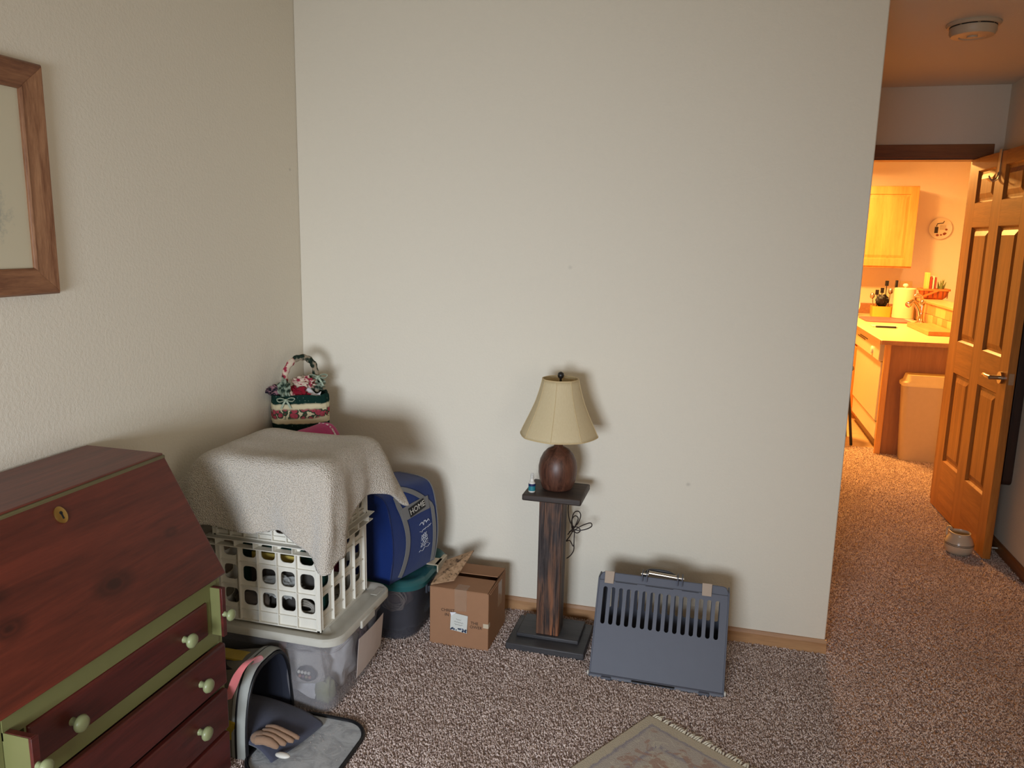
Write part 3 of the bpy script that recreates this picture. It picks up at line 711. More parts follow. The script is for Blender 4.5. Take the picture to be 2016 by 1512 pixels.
part('clasp', MB().box(QX1-.032, QX1-.022, -.30, -.265, .165, .225).box(QX1-.024, QX1-.014, -.295, -.270, .17, .195), M_greyd, tt, bevel=.003)
pts = []
random.seed(3)
for k in range(90):
    a = k*.9; r = .022+.018*random.random(); pts.append((.585+r*cos(a)*1.3, -.385+.012*sin(k*.37), .165+r*sin(a)*1.2))
solo('tangled_cord', MB().tube(catmull(pts, 3), .0022, 6), plain('off_white_string', rgb(220, 200, 182), .7), 'tangle of off-white string inside the teal-lidded tub', 'string', (.585, -.385, .12), smooth=60)
soft('peach_cloth', (.56, -.33, .165), (.075, .04, .05), fabric('peach_grey_cloth', rgb(150, 122, 108)), 'peach-grey cloth inside the teal-lidded tub behind the string', 'cloth', 12, .2)
soft('dark_bundle', (.55, -.25, .075), (.12, .14, .066), M_dgrey, 'dark bundle in the bottom of the teal-lidded tub', 'cloth', 13, .15)

# ------------------------------------------------------------------ blue duffel bag on the teal tub
ZB0 = .266
yaw = atan2(.075, .26)
Bu = Vector((sin(yaw), cos(yaw), 0)); Bn = Vector((cos(yaw), -sin(yaw), 0))   # along the face to the back wall; out of the face
B0 = Vector((.605, -.475, 0)); BL = .275
pr = [(.0, .0), (.008, .03), (.017, .08), (.021, .13), (.020, .18), (.014, .23), (.004, .28), (-.010, .318), (-.034, .342), (-.08, .350), (-.15, .350), (-.20, .345), (-.235, .32), (-.242, .25), (-.242, .10), (-.235, .0)]
prc = catmull([(p[0], p[1], 0) for p in pr], 4)
NP = len(prc)
def bagpt(u, k, off=0):
    """u 0..1 along the bag, k index (float) along the profile"""
    k = max(0, min(NP-1.001, k)); i = int(k); f = k-i
    p = prc[i].lerp(prc[i+1], f); tg = (prc[i+1]-prc[i]).normalized(); nn = Vector((tg.y, -tg.x, 0))
    e = min(1, min(u, 1-u)/.12+.35)**.5 if 0 < u < 1 else .60
    e = min(1, .955+.045*sin(pi*min(1, max(0, u))))
    d, z = p.x*e+nn.x*off-.01*(1-e), p.y*(.97+.03*sin(pi*u))+nn.y*off
    q_ = B0+Bu*(u*BL)+Bn*d
    return Vector((q_.x, q_.y, ZB0+max(z, 0 if off == 0 else z)))
bag = thing('duffel_bag', 'royal blue duffel bag with grey webbing straps standing on the teal lid', 'bag', (.52, -.35, ZB0))
mb = MB(); mb.loft([[bagpt(u, k) for k in range(NP)] for u in [0, .03, .1, .2, .3, .4, .5, .6, .7, .8, .9, .97, 1]])
part('bag_body', mb, M_blue, bag, smooth=50)
def strip(mb, fn, n, wdt, off, th=.002):
    """ribbon laid on the bag: fn(t)->(u,k)"""
    rings = []
    for i in range(n+1):
        t = i/n; u, k = fn(t); u1, k1 = fn(min(1, t+.01)); u0, k0 = fn(max(0, t-.01))
        p = bagpt(u, k, off); tg = (bagpt(u1, k1, off)-bagpt(u0, k0, off)).normalized()
        nn = (bagpt(u, k, off+.01)-bagpt(u, k, off)).normalized(); wv = tg.cross(nn).normalized()*wdt/2
        rings.append([p-wv, p+wv, p+wv+nn*th, p-wv+nn*th])
    return mb.loft(rings)
part('strap', strip(MB(), lambda t: (.20+.11*sin(pi*min(t*1.15, 1)), 2+27*t), 28, .024, .002), M_strap, bag, label='grey webbing strap')
part('strap', strip(MB(), lambda t: (.93-.05*t-1.55*max(0, t-.62), 2+31*t), 30, .020, .002), M_strap, bag, label='grey webbing strap')
part('strap_bridge', strip(MB(), lambda t: (.22+.60*t, 22.0+.8*t), 14, .050, .0045), M_strap, bag)
def bagtext(u0, k0, off, rotk):
    # local frame on the face around (u0,k0), text direction turned by rotk
    o = bagpt(u0, k0, off); a_ = (bagpt(u0+.05, k0, off)-o).normalized(); nn = (bagpt(u0, k0, off+.01)-o).normalized(); b_ = nn.cross(a_)*1
    if b_.z < 0: b_ = -b_
    ca, sa = cos(rotk), sin(rotk)
    return lambda x, y: o+a_*(x*ca-y*sa)+b_*(x*sa+y*ca)
fn = bagtext(.54, 22.4, .0085, radians(10))
mb = MB(); P4 = [fn(-.048, -.018), fn(.048, -.018), fn(.048, .018), fn(-.048, .018)]; nn = (P4[1]-P4[0]).cross(P4[3]-P4[0]).normalized()*.0015
part('name_patch', mb.hexa([p-nn for p in P4]+P4), M_blk, bag, label='black patch reading HOME')
fn2 = bagtext(.54, 22.4, .0105, radians(10))
part('lettering', text_mb('HOME', .030, lambda x, y: fn2(x*1.12, y)), M_white, bag, label='white lettering HOME')
fn3 = bagtext(.68, 16.2, .004, radians(12))
def scrib(seed, x0, x1, y0, amp, n, slant=.3):
    rnd = random.Random(seed); return [fn3(x0+(x1-x0)*i/n+slant*.0, y0+amp*(rnd.random()-.5)*2) for i in range(n+1)]
M_wh = plain('white_print', rgb(206, 210, 220), .6)
part('script_print', MB().tube(catmull(scrib(5, -.030, .032, .012, .008, 16), 3), .0011, 5).tube(catmull(scrib(6, -.036, .040, -.014, .0045, 22), 3), .0008, 5), M_wh, bag, label='small white script print')
fn3 = bagtext(.66, 11.6, .004, radians(12))
mb = MB()
for k in range(7): mb.tube(catmull(scrib(20+k, -.024+.002*k, .026-.001*k, -.024+.008*k, .005, 9), 3), .0009, 5)
mb.tube(catmull(scrib(40, -.036, .034, -.036, .004, 8), 3), .0009, 5)
part('emblem_print', mb, M_wh, bag, label='white sketched emblem print')
part('piping', MB().tube([bagpt(0.0, k, .001) for k in range(0, NP-8, 2)], .0022, 6), fabric('dark_blue_piping', rgb(20, 38, 90)), bag, smooth=60)
part('piping', MB().tube([bagpt(1.0, k, .001) for k in range(0, NP-8, 2)], .0025, 6), M_strap, bag, smooth=60)

# ------------------------------------------------------------------ hidden support + pink cloth + floral basket in the corner
solo('tall_carton', MB().box(.015, .205, -.50, -.165, 0, .775), M_card, 'tall plain brown carton standing in the room corner behind the crates', 'carton', (.13, -.27, 0), bevel=.003)
mb = MB()
PK = [[(.21, -.50, .778), (.27, -.50, .782), (.33, -.49, .778), (.37, -.48, .70)],
      [(.205, -.45, .80), (.27, -.45, .812), (.335, -.44, .80), (.375, -.43, .71)],
      [(.215, -.40, .81), (.275, -.395, .826), (.33, -.385, .815), (.372, -.38, .72)],
      [(.23, -.36, .795), (.28, -.35, .83), (.325, -.34, .815), (.365, -.34, .72)],
      [(.25, -.33, .778), (.285, -.32, .795), (.322, -.31, .785), (.355, -.31, .71)]]
mb = netsurf(PK, 5)
pk = thing('pink_cloth_bag', 'magenta cloth bag with white-patterned trim beside and below the floral basket', 'bag', (.29, -.42, 0))
part('cloth', mb, M_magenta, pk, solid=.004, smooth=180)
part('pouch_body', MB().loft([rrect(.252, .335, -.495, -.335, z, .02) for z in (0, .3, .6, .765)]), M_magenta, pk, smooth=60)
tr = MB(); tr.tube(catmull([(.372, -.38, .722), (.345, -.375, .79), (.315, -.37, .826), (.27, -.36, .829)], 6), .006, 8)
def trimmat():
    t = NT('white_pink_trim'); v = t.co(); vo = t.n('ShaderNodeTexVoronoi', _Scale=90.0); t.l(v, vo.inputs['Vector'])
    t.col(t.ramp(vo.outputs['Distance'], [(.35, rgb(190, 60, 120)), (.5, rgb(226, 210, 210))])); return t.m
part('trim', tr, trimmat(), pk, smooth=180)

BC = Vector((.117, -.232, .776)); ya = radians(34)
ex = Vector((cos(ya), sin(ya), 0)); ey = Vector((-sin(ya), cos(ya), 0))
def bp_(x, y, z): return BC+ex*x+ey*y+Vector((0, 0, z))
bk = thing('floral_basket', 'green and cream floral fabric basket with wrapped handle in the room corner', 'basket', BC)
def floral_band():
    t = NT('green_and_cream_floral_print'); v = t.co(); tc = t.n('ShaderNodeSeparateXYZ'); t.l(v, tc.inputs[0])
    z = t.math('ADD', tc.outputs['Z'], t.math('MULTIPLY', t.math('SUBTRACT', t.noise(v, 25, 2), .5), .014))
    vo = t.n('ShaderNodeTexVoronoi', _Scale=46.0); t.l(v, vo.inputs['Vector'])
    vo2 = t.n('ShaderNodeTexVoronoi', _Scale=95.0); t.l(v, vo2.inputs['Vector'])
    rose = t.mix(t.noise(v, 150, 2), rgb(120, 30, 48), rgb(206, 96, 108))
    fl = t.ramp(t.math('ADD', vo.outputs['Distance'], t.math('MULTIPLY', t.noise(v, 120, 2), .25)), [(.62, (1, 1, 1, 1)), (.66, (0, 0, 0, 1))])
    leaf = t.ramp(t.math('ADD', vo.outputs['Distance'], t.math('MULTIPLY', t.noise(v, 90, 2), .3)), [(.84, (1, 1, 1, 1)), (.88, (0, 0, 0, 1))])
    inband = t.ramp(z, [(.047, (0, 0, 0, 1)), (.052, (1, 1, 1, 1)), (.082, (1, 1, 1, 1)), (.088, (0, 0, 0, 1))])
    cream = t.mix(t.math('MULTIPLY', leaf, inband), rgb(216, 204, 168), rgb(60, 74, 58))
    cream = t.mix(t.math('MULTIPLY', fl, inband), cream, rose)
    dots = t.ramp(vo2.outputs['Distance'], [(.14, (.6, .6, .6, 1)), (.2, (0, 0, 0, 1))])
    grn = t.mix(dots, rgb(18, 46, 40), rgb(120, 140, 120))
    band = t.ramp(z, [(.028, (0, 0, 0, 1)), (.030, (1, 1, 1, 1)), (.105, (1, 1, 1, 1)), (.107, (0, 0, 0, 1))])
    t.col(t.mix(band, grn, cream)); t.rough(.9, .1); t.bump(t.noise(v, 40, 3), .5, .004); return t.m
M_floral = floral_band()
def rosefab(name, a1, a2, a3):
    t = NT(name); v = t.co(); vo = t.n('ShaderNodeTexVoronoi', _Scale=55.0); t.l(v, vo.inputs['Vector'])
    c = t.ramp(t.math('ADD', vo.outputs['Distance'], t.math('MULTIPLY', t.noise(v, 130, 2), .3)), [(.50, a1), (.64, a2), (.80, a3)])
    t.col(c); t.rough(.9, .1); t.bump(t.noise(v, 60, 3), .6, .004); return t.m
M_rose = rosefab('rose_print_cloth', rgb(150, 46, 66), rgb(200, 160, 150), rgb(206, 190, 168))
M_leafy = rosefab('sage_print_cloth', rgb(40, 54, 46), rgb(90, 104, 88), rgb(140, 150, 132))
def ov(a_, hw, hd, z, e=.6):
    c_, s_ = cos(a_), sin(a_)
    return (abs(c_)**e*(1 if c_ > 0 else -1)*hw, abs(s_)**e*(1 if s_ > 0 else -1)*hd, z)
mb = MB(); rings = []
for z, k in ((0, .93), (.004, .97), (.03, 1.0), (.075, 1.01), (.118, 1.0), (.135, .98), (.141, .95)):
    ring = []
    for i in range(96):
        a_ = 2*pi*i/96; x, y, _ = ov(a_, .112*k, .070*k, z); pl = 1+.016*sin(a_*19+z*30)+.02*noise.noise(Vector((x*30, y*30, z*12)))
        ring.append(bp_(x*pl, y*pl, z+.003*sin(a_*7)*(z > .1)))
    rings.append(ring)
for z, k in ((.138, .88), (.06, .85), (.012, .8)):
    rings.append([bp_(*ov(2*pi*i/96, .112*k, .070*k, z)) for i in range(96)])
mb.loft(rings); part('basket_body', mb, M_floral, bk, label='ruffled fabric cover with floral band', smooth=60)
hp = [bp_(-.055+.0*i, 0, 0) for i in range(0)]
hpts = catmull([bp_(-.030, -.035, .13), bp_(-.058, -.030, .18), bp_(-.052, -.015, .235), bp_(-.020, 0, .275), bp_(.022, .008, .282), bp_(.055, .012, .255), bp_(.066, .015, .20), bp_(.064, .018, .14)], 6)
hm = len(hpts)//2-3
mb = MB(); mb.tube(hpts[:hm+1], [.013+.0022*sin(i*1.7) for i in range(hm+1)], 12)
part('handle', mb, M_rose, bk, label='left half of the arched handle, wrapped in rose print cloth', smooth=180)
mb = MB(); mb.tube(hpts[hm:], [.0125+.0020*sin(i*1.7) for i in range(hm, len(hpts))], 12)
part('handle', mb, rosefab('dark_green_print_cloth', rgb(34, 46, 38), rgb(58, 66, 54), rgb(150, 136, 116)), bk, label='right half of the arched handle, wrapped in dark green print cloth', smooth=180)
def ruffle(c, s, seed): return blob(MB(), c, s, seed, .75, 26, 16, 3.5)
part('ruffle', ruffle(bp_(.055, .025, .175), (.042, .030, .028), 21), M_leafy, bk, label='gathered sage print ruffle', smooth=60)
part('ruffle', ruffle(bp_(-.085, .005, .150), (.045, .026, .022), 22), rosefab('navy_plum_cloth', rgb(36, 34, 44), rgb(60, 52, 60), rgb(150, 110, 118)), bk, label='dark plum gathered ruffle', smooth=60)
part('ruffle', ruffle(bp_(-.062, -.045, .160), (.020, .020, .042), 23), M_leafy, bk, smooth=60)
part('ruffle', ruffle(bp_(.015, -.010, .185), (.045, .025, .022), 24), M_rose, bk, label='rose print frill at the foot of the handle', smooth=60)
def bow(c, s):
    mb = MB(); c = Vector(c)
    for sg in (-1, 1):
        mb.ribbon(catmull([c, c+ex*sg*.018*s+Vector((0, 0, .008*s)), c+ex*sg*.034*s+Vector((0, 0, .004*s)), c+ex*sg*.024*s-Vector((0, 0, .006*s)), c], 5), ey*-.010*s+Vector((0, 0, .006*s)), .0012)
        mb.ribbon(catmull([c, c+ex*sg*.010*s-Vector((0, 0, .016*s)), c+ex*sg*.018*s-Vector((0, 0, .034*s))], 5), ex*.008*s, .0012)
    blob(mb, c, (.006*s, .006*s, .006*s), 1, 0, 8, 6)
    return mb
M_rib = plain('pale_green_satin', rgb(170, 184, 160), .35)
part('bow', bow(bp_(-.060, -.078, .128), 1.0), M_rib, bk, label='pale green satin bow', smooth=60)
part('bow', bow(bp_(.070, -.010, .205), 1.1), M_rib, bk, label='pale green satin bow', smooth=60)
solo('red_tissue', ruffle(bp_(-.012, -.020, .135), (.045, .022, .035), 25), fabric('crimson_tissue', rgb(140, 20, 40)), 'crumpled crimson tissue inside the floral basket', 'tissue', bp_(-.012, -.02, .10), smooth=40)
wp = MB(); grid(wp, lambda u, v: bp_(.01+.06*u+.01*v, -.045+.02*v+.01*sin(u*4), .125+.035*v*(1-.5*u)+.01*sin(u*7)), 8, 5)
solo('white_tissue', wp, M_paper, 'white tissue paper poking out of the floral basket', 'tissue', bp_(.04, -.03, .125), solid=.002, smooth=60)

# ------------------------------------------------------------------ cardboard box
KX0, KX1, KY0, KY1, KZ = .728, .962, -.372, -.135, .232
kb = thing('cardboard_box', 'small taped brown cardboard box with a paper tag, one flap raised', 'cardboard box', ((KX0+KX1)/2, (KY0+KY1)/2, 0))
mb = MB().box(KX0, KX1, KY0, KY0+.004, 0, KZ).box(KX0, KX1, KY1-.004, KY1, 0, KZ).box(KX0, KX0+.004, KY0+.004, KY1-.004, 0, KZ).box(KX1-.004, KX1, KY0+.006, KY1-.004, 0, KZ).box(KX0, KX1, KY0, KY1, 0, .004)
part('carton_body', mb, M_card, kb, bevel=.001)
def plank(O, A, B, th):
    O, A, B = Vector(O), Vector(A), Vector(B); n_ = A.cross(B).normalized()*th
    return MB().hexa([O, O+A, O+A+B, O+B, O+n_, O+A+n_, O+A+B+n_, O+B+n_])
part('flap', plank((KX0, KY0, KZ), (KX1-KX0-.004, 0, 0), (0, .112, .004), .003), M_card, kb, bevel=.001)
part('flap', plank((KX0+.02, KY1, KZ+.002), (0, -.116, .012), (KX1-KX0-.02, 0, .002), .003), M_card, kb, bevel=.001)
part('flap', plank((KX1-.012, KY0+.02, KZ-.006), (0, KY1-KY0-.03, 0), (.015, 0, -.001), .003), M_card, kb, bevel=.001)
def flapmat():
    t = NT('printed_torn_cardboard'); v = t.co(); n_ = t.noise(v, 55, 4, .7)
    t.col(t.ramp(n_, [(.38, rgb(70, 50, 36)), (.46, rgb(150, 118, 86)), (.6, rgb(170, 136, 104))])); t.rough(.8); return t.m
fo = Vector((.729, -.360, KZ+.004)); fa = Vector((.064, .225, .105)); fb = Vector((.055, -.012, .006))
rf_ = [Vector(p) for p in ((.729, -.366, .2365), (.812, -.332, .250), (.853, -.215, .330), (.745, -.245, .285))]
part('raised_flap', MB().hexa(rf_+[p+Vector((0, 0, .004)) for p in rf_]), flapmat(), kb, label='raised torn flap with dark marks')
part('packing_tape', MB().box(.828, .876, KY0-.0008, KY0-.0002, .150, KZ+.004).box(.828, .876, KY0-.0008, KY0+.10, KZ+.0036, KZ+.0046), M_tape, kb, label='clear packing tape')
part('packing_tape', MB().box(KX1+.0002, KX1+.0008, -.24, -.19, .12, .225), M_tape, kb, label='clear packing tape')
part('packing_tape', MB().box(KX1-.02, KX1+.001, KY0-.001, KY0+.02, .095, .112), M_latch, kb, label='small cream tape strip at the corner')
fnb = lambda cx, cz: (lambda x, y: (cx+x, KY0-.0012, cz+y))
for txt, cx, cz in (('CHRIST', .801, .146), ('IN', .797, .128), ('THE', .908, .108), ('OWER', .914, .092)):
    part('lettering', text_mb(txt, .0165, fnb(cx, cz)), M_ink, kb, label='faded printed word ' + txt)
tg = thing('paper_tag', 'white square tag with blue flower border hung on the front of the cardboard box', 'tag', (.845, KY0-.004, .07))
def tagp(x, y, o=0): return Vector((.847+x*.98-y*.0, KY0-.004-o-.006*(1-(y+.034)/.068), .105+y-x*.10))
mb = MB(); P4 = [tagp(-.034, -.034), tagp(.034, -.034), tagp(.036, .034), tagp(-.033, .034)]
nn = Vector((0, .0012, 0)); mb.hexa([p+nn for p in P4]+P4); part('card', mb, plain('tag_card', rgb(212, 212, 204), .6), tg)
mb = MB()
rnd = random.Random(5)
for k in range(26):
    x = -.032+.064*rnd.random(); y = -.032+.012*rnd.random(); r = .0025+.002*rnd.random()
    if y > -.024 and rnd.random() < .4: continue
    base_i = len(mb.v); mb.add([tagp(x+r*cos(2*pi*i/7), y+r*sin(2*pi*i/7), .0006) for i in range(7)], [tuple(range(7))])
part('flower_border', mb, plain('blue_grey_print', rgb(62, 74, 100), .6), tg)
mb = MB()
for j, (n_, hw) in enumerate(((5, .010), (8, .018), (8, .016))):
    rnd = random.Random(j); mb.tube([tagp(-hw+2*hw*i/(n_*2), .012-.010*j+.0022*(rnd.random()-.5)*2, .001) for i in range(n_*2+1)], .0005, 4)
part('script_lines', mb, plain('grey_script', rgb(110, 108, 104), .7), tg)
part('corner_fold', MB().add([tagp(-.036, .034, .002), tagp(-.010, .040, .002), tagp(-.030, .022, .003)], [(0, 1, 2)]), M_paper, tg)

# ------------------------------------------------------------------ lamp stand
ls = thing('pedestal_stand', 'weathered dark wood pedestal stand with a square post against the back wall', 'plant stand', (1.17, -.21, 0))
part('base_slab', MB().box(1.020, 1.322, -.332, -.095, 0, .028), M_slabb, ls, bevel=.004)
part('base_step', MB().box(1.046, 1.290, -.272, -.105, .028, .044), M_slabb, ls, bevel=.004)
part('post', MB().box(1.121, 1.210, -.262, -.168, .044, .597), M_post, ls, label='rough sawn square post with orange brown streaks', bevel=.004)
part('top_slab', MB().box(1.068, 1.288, -.322, -.120, .597, .621), M_slab, ls, bevel=.005)
# table lamp
LC = (1.176, -.205, .621)
lamp = thing('table_lamp', 'table lamp with turned walnut body and cream bell shade on the pedestal', 'lamp', LC)
part('lamp_body', MB().lathe([(.052, 0), (.058, .005), (.067, .030), (.0725, .060), (.0725, .085), (.067, .112), (.056, .135), (.041, .151), (.025, .159), (.018, .163), (.015, .170), (.011, .172)], LC, 48), M_walnut, lamp, smooth=60)
nk = part('lamp_neck', MB().lathe([(.009, .168), (.009, .178), (.006, .180), (.006, .192), (.013, .194), (.013, .24), (.009, .25)], LC, 20), M_chrome, lamp, smooth=40)
mb = MB()
for sg in (-1, 1): mb.tube(catmull([(LC[0]+sg*.012, LC[1], LC[2]+.185), (LC[0]+sg*.050, LC[1], LC[2]+.24), (LC[0]+sg*.045, LC[1], LC[2]+.34), (LC[0], LC[1], LC[2]+.405)], 6), .0015, 6)
part('harp', mb, M_brass, lamp, smooth=60)
sp = [(.1455, .208), (.140, .222), (.126, .252), (.108, .290), (.0905, .332), (.078, .372), (.0705, .402), (.067, .418)]
oct_ = lambda a_, h: 1-.030*abs(sin(4*a_))**1.0
mb = MB(); mb.lathe(sp, LC, 96, oct_, False, False)
def shade_mat():
    t = NT('cream_silk_shade'); v = t.co()
    n_ = t.noise(t.co((1, 1, .15)), 240, 2)
    t.col(t.mix(n_, rgb(222, 203, 160), rgb(236, 220, 182))); t.rough(.7)
    tl = t.n('ShaderNodeBsdfTranslucent'); tl.inputs[0].default_value = rgb(220, 200, 150); mx = t.n('ShaderNodeMixShader', _Fac=.25)
    t.l(t.b.outputs[0], mx.inputs[1]); t.l(tl.outputs[0], mx.inputs[2]); t.l(mx.outputs[0], t.out.inputs[0]); return t.m
shd = part('lamp_shade', mb, shade_mat(), lamp, label='cream eight-panel bell shade', solid=.0016, smooth=180)
M_trim = plain('shade_trim', rgb(208, 184, 138), .7)
mb = MB()
for k in range(8):
    a_ = pi/4*k; mb.tube([(LC[0]+(r+.0012)*cos(a_), LC[1]+(r+.0012)*sin(a_), LC[2]+h) for r, h in catmull2(sp)] if False else [(LC[0]+(r+.0012)*cos(a_), LC[1]+(r+.0012)*sin(a_), LC[2]+h) for r, h in sp], .0013, 5)
for r, h in (sp[0], sp[-1]):
    mb.tube([(LC[0]+(r+.0005)*oct_(2*pi*k/64, 0)*cos(2*pi*k/64), LC[1]+(r+.0005)*oct_(2*pi*k/64, 0)*sin(2*pi*k/64), LC[2]+h) for k in range(65)], .0024, 6)
part('shade_trim', mb, M_trim, shd, smooth=60)
part('shade_spider', MB().tube([(LC[0]-.066, LC[1], LC[2]+.412), (LC[0], LC[1], LC[2]+.405), (LC[0]+.066, LC[1], LC[2]+.412)], .0014, 5).tube([(LC[0], LC[1]-.066, LC[2]+.412), (LC[0], LC[1], LC[2]+.405), (LC[0], LC[1]+.066, LC[2]+.412)], .0014, 5), M_brass, lamp)
part('finial', MB().lathe([(.003, .405), (.005, .412), (.004, .418), (.010, .424), (.0125, .432), (.010, .440), (.004, .444), (.001, .445)], LC, 20), plain('black_finial', rgb(26, 22, 20), .4), lamp, label='black ball finial', smooth=180)
yc = -.105
def cpt(*a_): return [(x, yc+dy, z) for x, z, dy in a_]
mb = MB()
mb.tube(catmull([(1.180, -.135, .634), (1.195, -.112, .618), (1.205, yc, .56), (1.203, yc, .50), (1.212, yc, .455), (1.232, yc, .430)], 5), .0022, 6)
mb.tube(catmull(cpt((1.225, .428, 0), (1.218, .46, .01), (1.226, .49, .01), (1.245, .500, 0), (1.255, .487, -.01), (1.245, .455, -.01), (1.222, .425, -.005), (1.205, .400, 0)), 5), .0022, 6)
mb.tube(catmull(cpt((1.222, .430, -.008), (1.220, .462, -.01), (1.232, .484, -.01), (1.244, .472, 0), (1.236, .445, 0), (1.224, .420, 0)), 5), .0022, 6)
mb.tube(catmull(cpt((1.210, .412, 0), (1.232, .425, -.01), (1.262, .448, -.012), (1.294, .462, -.01), (1.300, .450, -.01), (1.280, .432, 0), (1.250, .422, 0), (1.226, .424, 0)), 5), .0022, 6)
mb.tube(catmull(cpt((1.224, .432, .006), (1.244, .432, .006), (1.254, .422, 0), (1.244, .414, -.008), (1.226, .420, -.01)), 5), .0022, 6)
mb.tube(catmull(cpt((1.226, .420, 0), (1.212, .392, 0), (1.200, .372, 0), (1.215, .378, -.005), (1.230, .356, -.005), (1.231, .39, 0), (1.232, .42, 0)), 5), .0022, 6)
mb.tube(catmull(cpt((1.231, .362, 0), (1.230, .335, .005), (1.218, .312, .005), (1.203, .298, .005)), 5), .0022, 6)
mb.tube(catmull([(1.205, -.15, .43), (1.13, -.155, .46), (1.108, -.15, .44), (1.098, -.14, .40), (1.104, -.145, .36), (1.135, -.15, .33)], 6), .0022, 6)
part('power_cord', mb, M_cord, lamp, label='brown power cord tied in loops', smooth=60)
# nose spray bottle
bt = thing('spray_bottle', 'tiny white spray bottle with blue and teal label beside the lamp', 'bottle', (1.096, -.282, .621))
o_ = (1.096, -.282, .621)
part('bottle_body', MB().lathe([(.0115, 0), (.013, .002), (.013, .034), (.009, .040), (.0055, .043)], o_, 20), M_white, bt, smooth=40)
part('label_band', MB().lathe([(.0133, .006), (.0133, .024)], o_, 20, None, False, False), plain('teal_label', rgb(40, 128, 140), .4), bt, label='teal label band')
part('label_band', MB().lathe([(.0134, .024), (.0134, .033)], o_, 20, None, False, False), plain('navy_label', rgb(26, 42, 92), .4), bt, label='navy label band')
part('nozzle', MB().lathe([(.008, .042), (.0085, .046), (.006, .050), (.0045, .060), (.0035, .062)], o_, 16), M_white, bt, smooth=40)
part('cap', MB().lathe([(.0075, .052), (.007, .066), (.004, .072), (.001, .073)], o_, 16, None, False, True), translucent('clear_cap', rgb(210, 210, 210), .3, .1), bt, smooth=40)

# ------------------------------------------------------------------ grey pet carrier standing by the wall
pc = thing('pet_carrier', 'slate grey plastic pet carrier with slots, standing on end against the back wall', 'pet carrier', (1.59, -.29, 0))
AX0, AX1 = 1.356, 1.828; TPX = .003
fd = Vector((0, .5, 1)).normalized(); fnv = Vector((0, -1, .5)).normalized()    # up the face; out of the face
AO = Vector((0, -.424, .002)); FH = .350
def ap(x, s, o=0): return Vector((x, AO.y, AO.z))+fd*s+fnv*o
cells = []; s0, s1 = .185, .318; n = 15; pitch = .0287; xs = 1.3865-pitch/2
cells.append((AX0+.006, .012, AX1-.006, s0-.012, None))
cells.append((AX0+.006, s1+.012, AX1-.006, FH-.010, None))
cells.append((AX0+.006, s0-.012, xs, s1+.012, None)); cells.append((xs+n*pitch, s0-.012, AX1-.006, s1+.012, None))
for k in range(n): cells.append((xs+k*pitch, s0-.012, xs+(k+1)*pitch, s1+.012, (.0155, s1-s0, .0076)))
mb = MB().holes(Vector((0, AO.y, AO.z)), (1, 0, 0), fd, -fnv, .004, cells, 4)
part('front_shell', mb, M_grey, pc, label='grey front face with fifteen upright slots')
# side skirts, bottom and top edge rails of the front shell
def skirt(x0, x1): 
    m_ = MB(); m_.hexa([ap(x0, 0, 0), ap(x1, 0, 0), Vector((x1, -.335, .002)), Vector((x0, -.335, .002)), ap(x0, FH, 0), ap(x1, FH, 0), ap(x1, FH, 0)+Vector((0, .06, -.004)), ap(x0, FH, 0)+Vector((0, .06, -.004))]); return m_
part('side_skirt', skirt(AX0, AX0+.006), M_grey, pc, bevel=.002); part('side_skirt', skirt(AX1-.006, AX1), M_grey, pc, bevel=.002)
part('bottom_edge', MB().hexa([Vector((AX0, -.430, .0)), Vector((AX1, -.430, .0)), Vector((AX1, -.340, .0)), Vector((AX0, -.340, .0)), Vector((AX0, -.424, .014)), Vector((AX1, -.424, .014)), Vector((AX1, -.340, .014)), Vector((AX0, -.340, .014))]), M_grey, pc, bevel=.004)
mb = MB()
pts_ = [(AX0+.002, FH-.03), (AX0+.002, FH-.002), (AX0+.012, FH+.018), (AX0+.024, FH+.022), (AX1-.024, FH+.022), (AX1-.012, FH+.018), (AX1-.002, FH-.002), (AX1-.002, FH-.03)]
mb.loft([[ap(x, s, -.006) for x, s in pts_], [ap(x, s, -.006)+Vector((0, .045, -.022)) for x, s in pts_]])
part('top_edge', mb, M_grey, pc, bevel=.003)
# rear shell (hollow, with slots in its back so light passes)
yb0, yb1 = -.30, -.155
cells = [(AX0+.01, .0, AX1-.01, .135, None), (AX0+.01, .245, AX1-.01, .27, None)]
for k in range(15): cells.append((xs+k*pitch, .135, xs+(k+1)*pitch, .245, (.0155, .095, .0076)))
cells.append((AX0+.01, .135, xs, .245, None)); cells.append((xs+15*pitch, .135, AX1-.01, .245, None))
mb = MB().holes((0, yb1, 0), (1, 0, 0), (0, 0, 1), (0, 1, 0), .004, cells, 4)
[mb.hexa([(xa, -.34, 0), (xa+.004, -.34, 0), (xa+.004, yb1, 0), (xa, yb1, 0), (xa, -.262, .312), (xa+.004, -.262, .312), (xa+.004, yb1, .27), (xa, yb1, .27)]) for xa in (AX0+.008, AX1-.012)]; mb.box(AX0+.01, AX1-.01, yb0-.035, yb1, 0, .004).hexa([(AX0+.01, -.225, .296), (AX1-.01, -.225, .296), (AX1-.01, yb1, .264), (AX0+.01, yb1, .264), (AX0+.01, -.225, .302), (AX1-.01, -.225, .302), (AX1-.01, yb1, .270), (AX0+.01, yb1, .270)])
part('rear_shell', mb, M_grey, pc)
